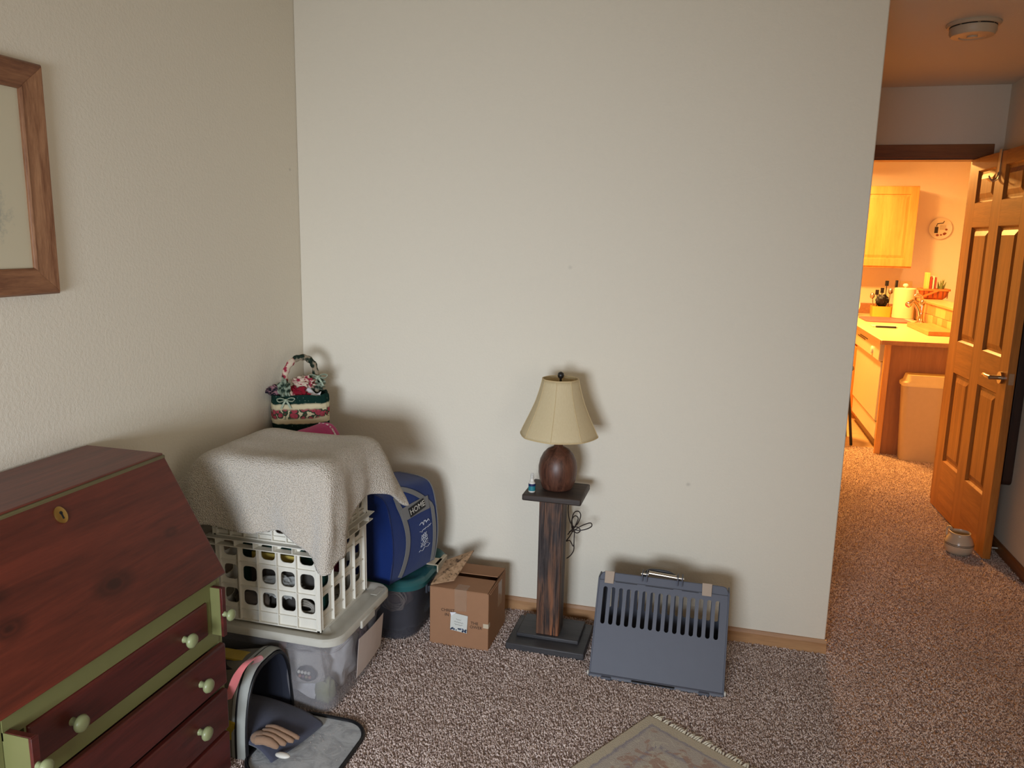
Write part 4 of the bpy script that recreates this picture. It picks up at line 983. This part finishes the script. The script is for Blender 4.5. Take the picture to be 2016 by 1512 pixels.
for x in (1.397, 1.748):
    part('latch', MB().loft([[ap(x+sx*.0165, s, o) for sx, s, o in ((-1, FH-.020, .001), (1, FH-.020, .001), (1, FH-.020, .006), (-1, FH-.020, .006))], [ap(x+sx*.0175, s, o) for sx, s, o in ((-1, FH+.018, -.004), (1, FH+.018, -.004), (1, FH+.024, .004), (-1, FH+.024, .004))], [ap(x+sx*.0175, s, o) for sx, s, o in ((-1, FH+.020, -.05), (1, FH+.020, -.05), (1, FH+.026, -.05), (-1, FH+.026, -.05))]]), M_taupe, pc, label='taupe snap latch', bevel=.001)
hpc = part('carry_handle', MB().tube(catmull([ap(1.520, FH+.018, -.02), ap(1.530, FH+.040, -.028), ap(1.548, FH+.048, -.03), ap(1.60, FH+.048, -.03), ap(1.625, FH+.040, -.03), ap(1.645, FH+.030, -.028), ap(1.650, FH+.016, -.02)], 4), .006, 10), M_greyd, pc, label='dark folding carry handle', smooth=60)
part('handle_grip', MB().tube([ap(1.538, FH+.036, -.010), ap(1.638, FH+.031, -.010)], .0085, 12), M_metal, hpc, label='pale grey grip tube', smooth=60)
for x in (1.525, 1.652):
    part('handle_bracket', MB().box(x-.010, x-.006, -.272, -.235, .318, .352).box(x+.006, x+.010, -.272, -.235, .318, .352), M_grey, hpc, bevel=.001)
    part('bracket_pin', MB().tube([(x-.013, -.262, .345), (x+.013, -.262, .345)], .0045, 10), M_metal, hpc, smooth=60)
part('seam_lines', MB().box(1.42, 1.50, -.2735, -.271, .3035, .3050).box(1.53, 1.63, -.2735, -.271, .3035, .3050).box(1.66, 1.72, -.2735, -.271, .3035, .3050), M_black, pc)
for x in (1.42, 1.76): part('bottom_hinge', MB().box(x-.018, x+.018, -.437, -.424, .0, .012), M_grey, pc, bevel=.003)
part('bottom_slot', MB().box(1.51, 1.66, -.4325, -.4285, .009, .013), M_black, pc)
for x in (AX0-.003, AX1+.003): part('corner_foot', blob(MB(), (x, -.418, .012), (.004, .008, .010), 2, .1, 12, 8), M_white, pc, label='whitish corner foot', smooth=180)

# ------------------------------------------------------------------ soft pet bag beside the desk
pb = thing('soft_pet_bag', 'open soft pet bag with clear front flap on the carpet beside the desk', 'pet bag', (.27, -1.065, 0))
GX = .455; gyc, ghw, gh = -1.046, .134, .266
def arch(x, k=1.0, n=28, off=0, zs=1.0):
    out = []
    for i in range(n+1):
        a_ = pi*i/n; c_, s_ = cos(a_), sin(a_)
        y = gyc-ghw*k*(abs(c_)**.62)*(1 if c_ > 0 else -1)
        out.append((x+off*s_, y, .004+gh*zs*k*abs(s_)**.80))
    return out
mb = MB(); mb.loft([arch(GX-.045), arch(GX-.036, 1.01), arch(GX-.008, 1.01), arch(GX, .985)], False, False, False)
part('opening_rim', mb, plain('grey_white_rim_cloth', rgb(158, 160, 154), .7, bump=(60, .3, .002)), pb, label='padded grey-white arch around the opening', smooth=60)
mb = MB(); mb.loft([arch(GX-.003, .975), arch(GX-.010, .93), arch(GX-.05, .92)], False, False, False)
part('inner_rim', mb, M_navy, pb, label='dark navy inner rim', smooth=60)
part('zip_binding', MB().tube(arch(GX+.002, .955), .0055, 8).tube(arch(GX-.030, 1.0), .004, 6), M_blk, pb, label='black zip binding', smooth=60)
mb = MB(); mb.loft([arch(GX-.03, .985), arch(.30, .93, zs=.95), arch(.10, .90, zs=.92)], False, False, False)
part('bag_roof', mb, M_bagmesh, pb, label='grey mesh top', smooth=60, solid=.003)
mb = MB(); mb.loft([arch(GX-.03, .92), arch(.30, .88, zs=.9), arch(.11, .85, zs=.9), ], False, True, False)
part('lining', mb, M_navy, pb, label='dark navy lining', smooth=60)
part('side_panel', MB().box(.10, GX-.032, gyc-ghw*.985, gyc-ghw*.93, .06, .12), M_mustard, pb, label='mustard yellow lower side panel')
part('side_panel', MB().box(.10, GX-.05, gyc-.03, gyc+.02, .252, .258), M_mustard, pb, label='mustard yellow strip along the top')
part('edge_band', MB().box(.10, GX-.04, gyc-.065, gyc-.030, .240, .246), M_blk, pb, label='black band beside the yellow strip')
part('base', MB().box(.09, GX, gyc-ghw*.97, gyc+ghw*.97, 0, .010), M_blk, pb, bevel=.003)
mb = MB(); mb.ribbon(catmull([(.405, -1.185, .195), (.440, -1.208, .250), (.466, -1.210, .305), (.480, -1.185, .328), (.480, -1.145, .322), (.470, -1.115, .295), (.440, -1.09, .265)], 6), Vector((.022, .016, .006)), .0025)
mb.ribbon(catmull([(.350, -1.205, .175), (.375, -1.212, .185), (.385, -1.208, .205), (.370, -1.203, .215), (.36, -1.2, .19), (.31, -1.21, .16)], 5), Vector((.0, .004, .020)), .0025)
part('shoulder_strap', mb, M_pink, pb, label='salmon pink webbing strap', smooth=60)
# flap lying on the carpet
fl = rrect(GX, .745, -1.235, -.925, .008, .085, 8)
fl = [p for p in fl]
def flapz(x, y): return .008+.004*noise.noise(Vector((x*9, y*9, 0)))
def inset(pts, d):
    cx, cy = .60, -1.08; return [(cx+(x-cx)*d, cy+(y-cy)*d, z) for x, y, z in pts]
mb = MB(); n_ = len(fl); rings = [inset(fl, s) for s in (1.0, .8, .6, .4, .2, .02)]
mb.loft([[(x, y, flapz(x, y)) for x, y, z in r_] for r_ in rings], False, True)
def vinmat():
    t = NT('hazy_clear_vinyl_flap'); v = t.co(); n1 = t.noise(v, 22, 4, .6, 1.0); n2 = t.noise(v, 120, 2)
    t.col(t.ramp(n1, [(.3, rgb(166, 168, 170)), (.6, rgb(204, 206, 206))])); t.rough(.18)
    t.bump(t.math('ADD', n1, t.math('MULTIPLY', n2, .2)), .35, .006)
    tr = t.n('ShaderNodeBsdfTransparent'); mx = t.n('ShaderNodeMixShader', _Fac=.82); t.l(tr.outputs[0], mx.inputs[1]); t.l(t.b.outputs[0], mx.inputs[2]); t.l(mx.outputs[0], t.out.inputs[0]); return t.m
fp_ = part('clear_flap', mb, vinmat(), pb, label='hazy clear vinyl flap lying open', smooth=180)
part('flap_binding', MB().tube([(x, y, .010) for x, y, z in fl]+[(fl[0][0], fl[0][1], .010)], .0065, 8), M_blk, fp_, label='black flap binding', smooth=60)
# cushion inside, with plush paw
CN = [[(.14, -1.16, .05), (.14, -1.06, .05), (.14, -.97, .05)],
      [(.25, -1.175, .07), (.25, -1.06, .085), (.25, -.965, .06)],
      [(.38, -1.175, .065), (.38, -1.06, .085), (.38, -.960, .06)],
      [(.48, -1.170, .050), (.50, -1.06, .065), (.51, -.965, .045)],
      [(.53, -1.180, .028), (.565, -1.07, .034), (.585, -.975, .028)],
      [(.54, -1.180, .014), (.575, -1.07, .014), (.595, -.975, .014)]]
solo('pet_cushion', netsurf(CN, 7), M_denim, 'charcoal blue pet cushion spilling out of the open pet bag', 'cushion', (.40, -1.06, .014), solid=.010, smooth=180)
pw = thing('plush_paw', 'tan plush paw with four long toes lying on the cushion in the pet bag', 'plush toy', (.47, -1.16, .06))
blob(m0 := MB(), (.492, -1.158, .072), (.028, .026, .016), 31, .1, 24, 14)
part('palm', m0, M_tan, pw, smooth=180)
for k in range(4):
    y = -1.178+.019*k; x1 = .555+.014*min(k, 3)-.006*(k == 3)
    part('toe', MB().tube(catmull([(.490, y+.004, .073), (.512, y+.006, .076), (.532, y+.010, .070), (x1, y+.016, .054)], 4), [.013]*5+[.0125]*4+[.011, .010, .008, .005], 10), M_tan, pw, smooth=180)
solo('white_pebble_toy', blob(MB(), (.575, -1.172, .040), (.024, .011, .007), 32, .05, 20, 10), M_white, 'flat white oval toy on the cushion at the mouth of the pet bag', 'toy', (.575, -1.172, .033), smooth=180)

# ------------------------------------------------------------------ rug
ra = Vector((.856, -.517, 0)); rb = Vector((-.517, -.856, 0)); RO = Vector((1.590, -.612, 0)); RA, RB = .92, 1.55
rug = thing('area_rug', 'faded beige and lilac-grey bordered rug with cream fringe on the carpet', 'rug', RO)
def rugmat():
    t = NT('faded_oriental_rug'); tc = t.n('ShaderNodeTexCoord'); v = tc.outputs['Object']
    def dot(vec, off=0.0):
        m_ = t.n('ShaderNodeVectorMath', operation='DOT_PRODUCT'); t.l(v, m_.inputs[0]); m_.inputs[1].default_value = vec; return m_.outputs['Value']
    a_ = dot(ra); b_ = dot(rb)
    wobn = t.math('MULTIPLY', t.math('SUBTRACT', t.noise(v, 40, 3, .6), .5), .022)
    d = t.math('MINIMUM', t.math('MINIMUM', a_, t.math('SUBTRACT', RA, a_)), t.math('MINIMUM', b_, t.math('SUBTRACT', RB, b_)))
    d = t.math('ADD', d, wobn)
    B_ = rgb(206, 194, 172); G = rgb(160, 154, 162); P = rgb(196, 186, 176); R_ = rgb(180, 148, 132)
    c = t.ramp(t.math('MULTIPLY', d, 2.5), [(0, B_), (.085, B_), (.10, G), (.125, P), (.26, P), (.28, G), (.31, P), (.42, rgb(206, 196, 178)), (.45, R_), (.8, R_)])
    pn = t.noise(v, 13, 3, .6, 1.2); inner = t.ramp(d, [(.05, (0, 0, 0, 1)), (.06, (1, 1, 1, 1))])
    sp_ = t.math('MULTIPLY', t.ramp(pn, [(.52, (0, 0, 0, 1)), (.58, (.8, .8, .8, 1))]), inner)
    c = t.mix(sp_, c, R_)
    sp2 = t.math('MULTIPLY', t.ramp(t.noise(v, 21, 3, .6, 1.5), [(.56, (0, 0, 0, 1)), (.6, (.7, .7, .7, 1))]), inner)
    c = t.mix(sp2, c, rgb(212, 204, 188))
    c = t.mix(t.noise(v, 220, 2), c, t.mix(.25, c, rgb(90, 80, 74)))
    t.col(c); t.rough(1, .05); t.bump(t.noise(v, 260, 3), .6, .004); return t.m
P8 = [RO, RO+ra*RA, RO+ra*RA+rb*RB, RO+rb*RB]
P8 = [P8[0], P8[3], P8[2], P8[1]]
part('pile', MB().hexa([p+Vector((0, 0, .001)) for p in P8]+[p+Vector((0, 0, .011)) for p in P8]), rugmat(), rug, bevel=.003)
M_fr = plain('cream_fringe', rgb(232, 224, 204), .9)
def strand(mb, s, base, out, seed):
    rnd = random.Random(seed); L_ = .018+.016*rnd.random(); sk = (rnd.random()-.5)*.02
    p0 = base; p1 = base+out*L_*.5+ra*sk*.5+Vector((0, 0, .004)); p2 = base+out*L_+ra*sk+Vector((0, 0, .001))
    mb.tube([p0, p1, p2], [.0030, .0028, .0016], 5)
mb = MB()
for k in range(110):
    base = RO+ra*(.012+k*(RA-.02)/110)+Vector((0, 0, .007)); strand(mb, 0, base, -rb, k)
fr = part('fringe', mb, M_fr, rug, label='knotted cream fringe'); fr['kind'] = 'stuff'

# ------------------------------------------------------------------ jug at the foot of the door
jc = (2.993, 1.275, 0)
jg = thing('stoneware_jug', 'squat cream stoneware jug with two thin black bands at the foot of the oak door', 'jug', jc)
def lip(a_, h): return 1+(.22*max(0, cos(a_-2.4))**8 if h > .10 else 0)
jp = [(.042, 0), (.052, .003), (.063, .018), (.068, .038), (.067, .058), (.060, .080), (.050, .098), (.046, .106), (.048, .114), (.045, .115), (.042, .106), (.046, .096), (.056, .076), (.062, .05), (.055, .02), (.03, .008)]
part('jug_body', MB().lathe(jp, jc, 48, lip), plain('cream_stoneware', rgb(196, 184, 164), .25), jg, smooth=60)
for h, r in ((.054, .0680), (.060, .0672)):
    part('band', MB().lathe([(r+.0004, h-.0012), (r+.0008, h), (r+.0002, h+.0012)], jc, 48, None, False, False), plain('black_glaze', rgb(26, 14, 12), .3), jg)
part('jug_handle', MB().tube(catmull([(jc[0]-.028, jc[1]+.040, .110), (jc[0]-.034, jc[1]+.056, .120), (jc[0]-.042, jc[1]+.072, .106), (jc[0]-.042, jc[1]+.066, .070), (jc[0]-.036, jc[1]+.052, .050)], 5), .006, 10), plain('cream_stoneware', rgb(196, 184, 164), .25), jg, smooth=60)

# ------------------------------------------------------------------ kitchen
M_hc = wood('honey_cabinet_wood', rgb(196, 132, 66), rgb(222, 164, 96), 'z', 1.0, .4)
M_lam = plain('butcher_block_laminate', rgb(214, 190, 140), .35)
def lamwood(): return wood('laminate_edge', rgb(170, 120, 72), rgb(200, 150, 96), 'y', 1, .4)
M_app = plain('almond_appliance', rgb(222, 208, 176), .3)
pw_ = thing('peninsula_cabinet', 'honey wood kitchen peninsula cabinet with flat end panel facing the hall', 'cabinet', (3.22, 4.4, 0))
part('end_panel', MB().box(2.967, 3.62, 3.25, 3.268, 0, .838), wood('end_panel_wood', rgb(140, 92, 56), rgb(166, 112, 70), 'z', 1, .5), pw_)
part('corner_stile', MB().box(2.925, 2.966, 3.235, 3.268, 0, .838), M_hc, pw_, bevel=.003)
part('carcass', MB().box(2.95, 3.515, 4.46, 5.10, .09, .838).box(2.99, 3.52, 4.46, 5.1, 0, .09), M_hc, pw_)
df = part('cabinet_front', MB().box(2.925, 2.95, 4.48, 4.90, .11, .66), wood('orange_cabinet', rgb(190, 110, 46), rgb(214, 136, 66), 'z', 1, .4), pw_, bevel=.004)
part('drawer_front', MB().box(2.925, 2.95, 4.48, 4.90, .68, .83), wood('orange_cabinet', rgb(190, 110, 46), rgb(214, 136, 66), 'z', 1, .4), pw_, bevel=.004)
solo('countertop', MB().box(2.885, 3.52, 3.20, YB, .840, .872).box(2.2, 2.885, 5.08, YB, .840, .872), M_lam, 'pale laminate kitchen countertop turning the corner above the dishwasher', 'countertop', (3.2, 4.4, .84), bevel=.010, seg=3)
part('edge_strip', MB().box(2.881, 2.8855, 3.205, 5.075, .838, .868).box(2.89, 3.515, 3.196, 3.2005, .838, .868), wood('laminate_edge', rgb(150, 104, 70), rgb(176, 126, 88), 'y', 1, .4), D.objects['countertop'], label='brown wood-look edge strip')
dwz = thing('dishwasher', 'almond dishwasher under the kitchen counter with control strip on top', 'dishwasher', (3.1, 3.85, 0))
part('body', MB().box(2.96, 3.5, 3.29, 4.45, .10, .835), M_app, dwz)
part('door', MB().box(2.925, 2.96, 3.345, 4.43, .235, .690), M_app, dwz, bevel=.006)
cp = part('control_panel', MB().box(2.905, 2.96, 3.335, 4.435, .695, .832), M_app, dwz, bevel=.006)
part('dial', MB().lathe([(.030, .001), (.028, -.012), (.02, -.014), (.001, -.014)], (2.905, 3.60, .750), 20, ax='x'), M_white, cp, smooth=40)
part('vent', MB().box(2.902, 2.906, 3.85, 4.20, .800, .808).box(2.902, 2.906, 3.95, 4.30, .785, .793), M_greyd, cp)
part('lower_panel', MB().box(2.935, 2.96, 3.345, 4.43, .09, .225), M_app, dwz, bevel=.004)
part('kick_plate', MB().box(2.975, 3.0, 3.33, 4.44, 0, .09), plain('kick_tan', rgb(150, 120, 86), .6), dwz)
solo('base_cabinet', MB().box(2.2, 2.93, 5.12, YB-.006, 0, .838), M_hc, 'honey wood base cabinet along the far kitchen wall', 'cabinet', (2.56, 5.4, 0), bevel=.003)
uc = thing('wall_cabinet', 'honey wood wall cabinet with raised panel door above the far counter', 'cabinet', (3.2, 5.52, 1.35))
part('cabinet_box', MB().box(2.45, 3.487, 5.37, YB, 1.345, 2.12), M_hc, uc, bevel=.002)
mb = MB(); x0, x1, z0, z1 = 2.95, 3.484, 1.362, 2.112
def ur(i_, y): return [(x0+i_, y, z0+i_), (x1-i_, y, z0+i_), (x1-i_, y, z1-i_), (x0+i_, y, z1-i_)]
mb.loft([ur(0, 5.37), ur(0, 5.352), ur(.068, 5.350), ur(.072, 5.360), ur(.080, 5.360), ur(.105, 5.352)])
part('door', mb, wood('maple_door', rgb(206, 138, 66), rgb(230, 166, 90), 'z', 1, .4), uc)
mb = MB(); x0, x1 = 2.46, 2.945
mb.loft([ur(0, 5.37), ur(0, 5.352), ur(.068, 5.350), ur(.072, 5.360), ur(.080, 5.360), ur(.105, 5.352)])
part('door', mb, wood('maple_door', rgb(206, 138, 66), rgb(230, 166, 90), 'z', 1, .4), uc)
struct('trim_4', MB().box(2.2, 3.52, YB-.02, YB, .872, .975), lamwood(), bevel=.003)
# raised bar: half wall, tiled face, ledge
M_tile = plain('yellow_beige_tile', rgb(218, 180, 112), .3)
hw_ = struct('wall_bar', MB().box(3.525, 3.62, 3.56, YB, .0, 1.055), M_kwall)
k = 0
for zz in (.876, .967):
    yy = 3.58+(.08 if zz > .9 else 0)
    while yy < YB-.2:
        tl_ = mkobj('tile', MB().box(3.518, 3.5255, yy, yy+.148, zz, zz+.086), [M_tile, plain('tan_tile', rgb(196, 146, 84), .3)][k % 2 if zz < .9 else (k//2) % 2], bevel=.002); tl_.parent = hw_; yy += .153; k += 1
solo('bar_ledge', MB().box(3.502, 3.70, 3.50, YB, 1.056, 1.080), wood('ledge_wood', rgb(190, 140, 86), rgb(216, 168, 110), 'y', 1, .4), 'tan ledge on top of the raised kitchen bar', 'shelf', (3.57, 4.6, 1.056), bevel=.004)
# basket on the ledge
kbk = thing('trug_basket', 'orange-brown woven trug basket holding books on the kitchen bar ledge', 'basket', (3.60, 5.0, 1.08))
mb = MB(); bc = Vector((3.62, 5.0, 1.08))
def kb_(u, hw2, hd2, z): return rrect(bc.x-hw2, bc.x+hw2, bc.y-hd2, bc.y+hd2, bc.z+z, .03, 4)
mb.loft([kb_(0, .075, .06, 0), kb_(0, .10, .075, .02), kb_(0, .122, .085, .09), kb_(0, .118, .081, .09), kb_(0, .095, .07, .022)])
part('basket_body', mb, wood('basket_splint', rgb(170, 84, 36), rgb(206, 116, 56), 'z', 2, .5), kbk, smooth=50)
for k in range(6):
    x = bc.x-.10+.04*k; part('splint', MB().hexa([Vector((x-.004+.3*(bc.x-x)*0, bc.y-.080, bc.z+.012)), Vector((x+.004, bc.y-.080, bc.z+.012)), Vector((x+.004, bc.y-.076, bc.z+.012)), Vector((x-.004, bc.y-.076, bc.z+.012)), Vector((x-.004, bc.y-.090, bc.z+.09)), Vector((x+.004, bc.y-.090, bc.z+.09)), Vector((x+.004, bc.y-.086, bc.z+.09)), Vector((x-.004, bc.y-.086, bc.z+.09))]), plain('dark_splint', rgb(120, 60, 28), .5), kbk)
part('rim', MB().loft([kb_(0, .128, .09, .078), kb_(0, .128, .09, .096), kb_(0, .116, .078, .096), kb_(0, .116, .078, .078)], False, False), wood('basket_rim', rgb(190, 100, 46), rgb(214, 128, 64), 'x', 2, .5), kbk)
part('handle', MB().ribbon([(bc.x-.118, bc.y-.094, bc.z+.02), (bc.x+.02, bc.y-.096, bc.z+.085)], Vector((-.006, 0, .016)), .004), wood('basket_rim', rgb(190, 100, 46), rgb(214, 128, 64), 'x', 2, .5), kbk)
for k, (c_, h_, w_, lb_) in enumerate(((rgb(224, 196, 110), .24, .032, 'pale yellow'), (rgb(190, 60, 40), .20, .022, 'red'), (rgb(224, 206, 180), .21, .018, 'white'), (rgb(150, 60, 50), .20, .016, 'maroon'))):
    x = bc.x-.078+[0, .030, .052, .071][k]
    solo('book', MB().box(x, x+w_*.8, bc.y-.05, bc.y+.05, bc.z+.022, bc.z+h_), plain('book_%d' % k, c_, .6), '%s spine book standing in the trug basket on the bar' % lb_, 'book', (x, bc.y, bc.z+.022), 'books in the trug basket', bevel=.002)
mb = MB()
for k in range(7):
    a_ = .5*k; p0 = Vector((bc.x+.05+.012*sin(k), bc.y-.02, bc.z+.03)); p1 = p0+Vector((.012*(k-2), .01*cos(k), .13+.01*(k % 3)))
    mb.tube([p0, p0.lerp(p1, .5), p1], [.004, .012, .002], 6)
solo('dried_greens', mb, plain('dull_green_leaf', rgb(110, 120, 60), .7), 'small bunch of green leaves in the right end of the trug basket', 'plant', (bc.x+.05, bc.y, bc.z+.03), smooth=60)
# paper towel roll
tc_ = (3.402, 5.10, .872)
ptw = thing('paper_towel_roll', 'fat paper towel roll on an upright holder behind the kitchen faucet', 'paper towel', tc_)
part('holder_base', MB().lathe([(.10, 0), (.10, .010), (.02, .012)], tc_, 32), M_white, ptw, smooth=40)
part('roll', MB().lathe([(.086, .012), (.092, .016), (.092, .290), (.086, .295), (.02, .295)], tc_, 40), plain('cream_paper', rgb(230, 216, 168), .8), ptw, smooth=40)
part('knob', MB().lathe([(.008, .29), (.008, .305), (.022, .312), (.024, .325), (.014, .336), (.001, .338)], tc_, 20), M_white, ptw, smooth=60)
solo('dark_utensil_handle', MB().box(3.375, 3.400, 5.42, 5.44, .872, 1.225), M_blk, 'black upright handle behind the paper towel roll', 'utensil', (3.387, 5.43, .872), bevel=.005)
# utensil caddy
uc_ = thing('utensil_caddy', 'low mustard yellow caddy on the far kitchen counter', 'caddy', (3.25, 5.33, .872))
part('tray', MB().loft([rrect(3.165, 3.335, 5.25, 5.40, .872, .02), rrect(3.160, 3.340, 5.245, 5.405, .975, .02), rrect(3.166, 3.334, 5.251, 5.399, .975, .018), rrect(3.170, 3.330, 5.256, 5.394, .88, .018)]), plain('mustard_caddy', rgb(222, 176, 66), .4), uc_, smooth=40)
for k, (x, h_, lean, kind, lb_) in enumerate(((3.19, .20, -.03, 1, 'steel whisk leaning left'), (3.215, .24, -.015, 0, 'short black spatula'), (3.245, .26, 0, 0, 'black spoon with flat head'), (3.275, .33, .005, 0, 'tallest black utensil'), (3.305, .25, .015, 1, 'steel ladle leaning right'))):
    mb = MB().tube([(x, 5.32, .885), (x+lean, 5.32, .872+h_)], .004, 6)
    if kind: blob(mb, (x+lean, 5.32, .872+h_), (.022, .016, .030), k, .1, 12, 8)
    else: mb.hexa([Vector((x+lean+a_*.016, 5.318+b_, .872+h_+c_)) for c_ in (-.03, .02) for a_, b_ in ((-1, 0), (1, 0), (1, .005), (-1, .005))])
    solo('utensil', mb, M_metal if kind else M_blk, lb_+' in the mustard caddy', 'utensil', (x, 5.32, .885), 'utensils in the mustard caddy', smooth=60)
solo('dark_jars', blob(MB(), (3.25, 5.32, 1.03), (.060, .030, .055), 44, .5, 20, 12, 4), M_blk, 'clump of dark gadgets filling the mustard caddy', 'utensil', (3.25, 5.32, .98), smooth=40)
# faucet
fc = thing('kitchen_faucet', 'chrome kitchen faucet with arched spout and loop lever', 'faucet', (3.47, 4.72, .872))
part('base', MB().lathe([(.055, 0), (.052, .010), (.03, .022), (.026, .10), (.030, .16), (.026, .20), (.012, .215), (.001, .217)], (3.472, 4.72, .872), 24, sx=.8), M_chrome, fc, smooth=60)
part('spout', MB().tube(catmull([(3.465, 4.72, .94), (3.445, 4.70, 1.0), (3.405, 4.66, 1.055), (3.375, 4.62, 1.075), (3.345, 4.58, 1.06), (3.325, 4.56, 1.045)], 5), [.020]*8+[.018]*8+[.020]*5+[.026]*4+[.028], 12), M_chrome, fc, smooth=180)
part('lever', MB().tube(catmull([(3.47, 4.72, 1.08), (3.455, 4.70, 1.12), (3.41, 4.66, 1.135), (3.39, 4.65, 1.12)], 5), [.014]*5+[.010]*5+[.008]*6, 10), M_chrome, fc, smooth=180)
solo('sink_strainer', MB().loft([[(3.47+.05*cos(2*pi*k/20), 4.60+.10*sin(2*pi*k/20)*1, z) for k in range(20)] for z in (.872, .880)]), M_greyd, 'dark oval dish beside the faucet base', 'dish', (3.47, 4.6, .872), smooth=40)
solo('pink_cutting_mat', MB().loft([rrect(3.02, 3.40, 4.66, 5.14, z, .05) for z in (.872, .884)]), plain('pink_red_mat', rgb(206, 96, 92), .5), 'pinkish red board lying flat on the kitchen counter', 'cutting board', (3.2, 4.9, .872), bevel=.002)
solo('knife_sheath', MB().box(2.99, 3.19, 4.18, 4.30, .872, .884), M_app, 'thin cream board on the counter in front of the pink board', 'cutting board', (3.09, 4.24, .872), bevel=.004)
solo('kitchen_knife', MB().box(3.01, 3.17, 4.145, 4.165, .872, .888), M_blk, 'dark brown knife lying along the front of the cream board', 'knife', (3.09, 4.155, .872), bevel=.004)
solo('butcher_block', MB().box(3.30, 3.505, 3.66, 4.40, .872, .908), wood('block_wood', rgb(176, 116, 58), rgb(206, 146, 82), 'y', 1, .4), 'thick wooden cutting board at the near end of the kitchen counter', 'cutting board', (3.4, 4.0, .872), bevel=.004)
solo('standing_plate', MB().lathe([(.001, 0), (.09, .003), (.105, .012), (.105, .016), (.001, .008)], (2.945, 5.28, .978), 32, ax='y'), M_white, 'white plate standing on edge at the left of the far counter', 'plate', (2.945, 5.28, .872), smooth=50)
# wall plate
wpl = thing('decorative_plate', 'round white plate with printed kitchen motif hung on the far kitchen wall', 'plate', (3.778, YB, 1.735))
part('plate', MB().lathe([(.06, 0), (.075, .006), (.104, .020), (.104, .024), (.075, .012), (.001, .010)], (3.778, YB, 1.735), 48, ax='y'), plain('plate_glaze', rgb(222, 210, 190), .3), wpl, smooth=60)
pl_ = lambda x, z, y=.0125: (3.778+x, YB-y, 1.735+z)
mb = MB().box(3.778-.050, 3.778-.018, YB-.0135, YB-.0125, 1.735-.045, 1.735+.015)
mb.tube([pl_(-.035, .02, .014), pl_(-.030, .045, .014), pl_(.02, .052, .014), pl_(.03, .072, .014)], .004, 5)
part('grinder_print', mb, plain('charcoal_print', rgb(46, 40, 40), .6), wpl, label='dark coffee grinder print')
mb = MB(); rnd = random.Random(4)
for k in range(5): mb.tube([pl_(-.005, .032-.010*k, .013), pl_(.05+.01*rnd.random(), .032-.010*k, .013)], .0012, 4)
part('text_lines', mb, plain('grey_lines', rgb(140, 120, 100), .7), wpl)
mb = MB()
for x, z, r in ((-.02, -.065, .014), (.045, -.052, .018), (.012, -.062, .010), (.055, -.01, .012)):
    mb.add([pl_(x+r*cos(2*pi*i/10), z+r*.8*sin(2*pi*i/10), .0135) for i in range(10)], [tuple(range(10))])
part('fruit_print', mb, plain('brown_red_print', rgb(130, 60, 40), .6), wpl)
# outlet box between roll and basket
solo('wall_outlet', MB().box(3.47, 3.585, YB-.008, YB, 1.10, 1.21), plain('almond_outlet', rgb(232, 214, 160), .4), 'pale outlet plate on the far kitchen wall beside the paper towel roll', 'outlet', (3.53, YB, 1.15), bevel=.002)
# rubbish bin
bn = thing('kitchen_bin', 'tall beige kitchen bin with lighter lid in front of the peninsula end', 'bin', (3.27, 3.16, 0))
def bnr(i_, z, r=.045): return rrect(3.035+i_, 3.50-i_, 3.075+i_*.4, 3.235-i_*.4, z, r, 6)
part('bin_body', MB().loft([bnr(.045, 0), bnr(.040, .01), bnr(.012, .56), bnr(.012, .575)]), plain('beige_bin_plastic', rgb(196, 170, 134), .45), bn, smooth=40)
part('front_recess', MB().loft([rrect(3.19, 3.44, .10, .43, 0, .05, 5), rrect(3.193, 3.437, .103, .427, .003, .047, 5)]), M_black, bn) if False else None
part('bin_lid', MB().loft([bnr(.004, .558), bnr(.0, .565, .05), bnr(.0, .585, .05), bnr(.02, .60), bnr(.035, .640, .03)]), plain('pale_bin_lid', rgb(232, 208, 150), .4), bn, label='pale yellow lid', smooth=40)
# bar stool
bs = thing('bar_stool', 'black bar stool standing at the left of the dishwasher', 'stool', (2.62, 3.66, 0))
part('seat', MB().lathe([(.15, .575), (.158, .585), (.155, .605), (.14, .612)], (2.63, 3.62, 0), 32), M_blk, bs, smooth=50)
for dx, dy in ((-1, -1), (1, -1), (1, 1), (-1, 1)):
    part('leg', MB().tube([(2.63+dx*.10, 3.62+dy*.10, .578), (2.63+dx*.168, 3.62+dy*.15, .0)], .011, 10), M_blk, bs, smooth=60)
# ceiling fixture
cf = thing('ceiling_light', 'white glass ceiling light in the kitchen just inside the doorway head', 'ceiling light', (2.83, 4.85, ZH))
def glow():
    t = NT('lit_frosted_glass'); t.col(rgb(255, 240, 210)); t.b.inputs['Emission Color'].default_value = rgb(255, 214, 150); t.b.inputs['Emission Strength'].default_value = 3.0; return t.m
part('canopy', MB().lathe([(.20, 0), (.20, -.02), (.17, -.03)], (2.80, 4.85, ZH), 40), M_white, cf, smooth=40)
part('glass_bowl', MB().lathe([(.17, -.03), (.185, -.05), (.17, -.085), (.12, -.115), (.05, -.13), (.001, -.132)], (2.80, 4.85, ZH), 40, None, False, True), glow(), cf, label='lit frosted glass bowl', smooth=60)

cf2 = thing('ceiling_light', 'round white canopy added over the hall fill lamp left of the dishwasher', 'ceiling light', (2.30, 3.78, ZH))  # unseen fixture body, added to dress the lamp that warms the hall
part('canopy', MB().lathe([(.16, 0), (.16, -.02), (.13, -.028)], (2.30, 3.78, ZH), 32), M_white, cf2, smooth=40)
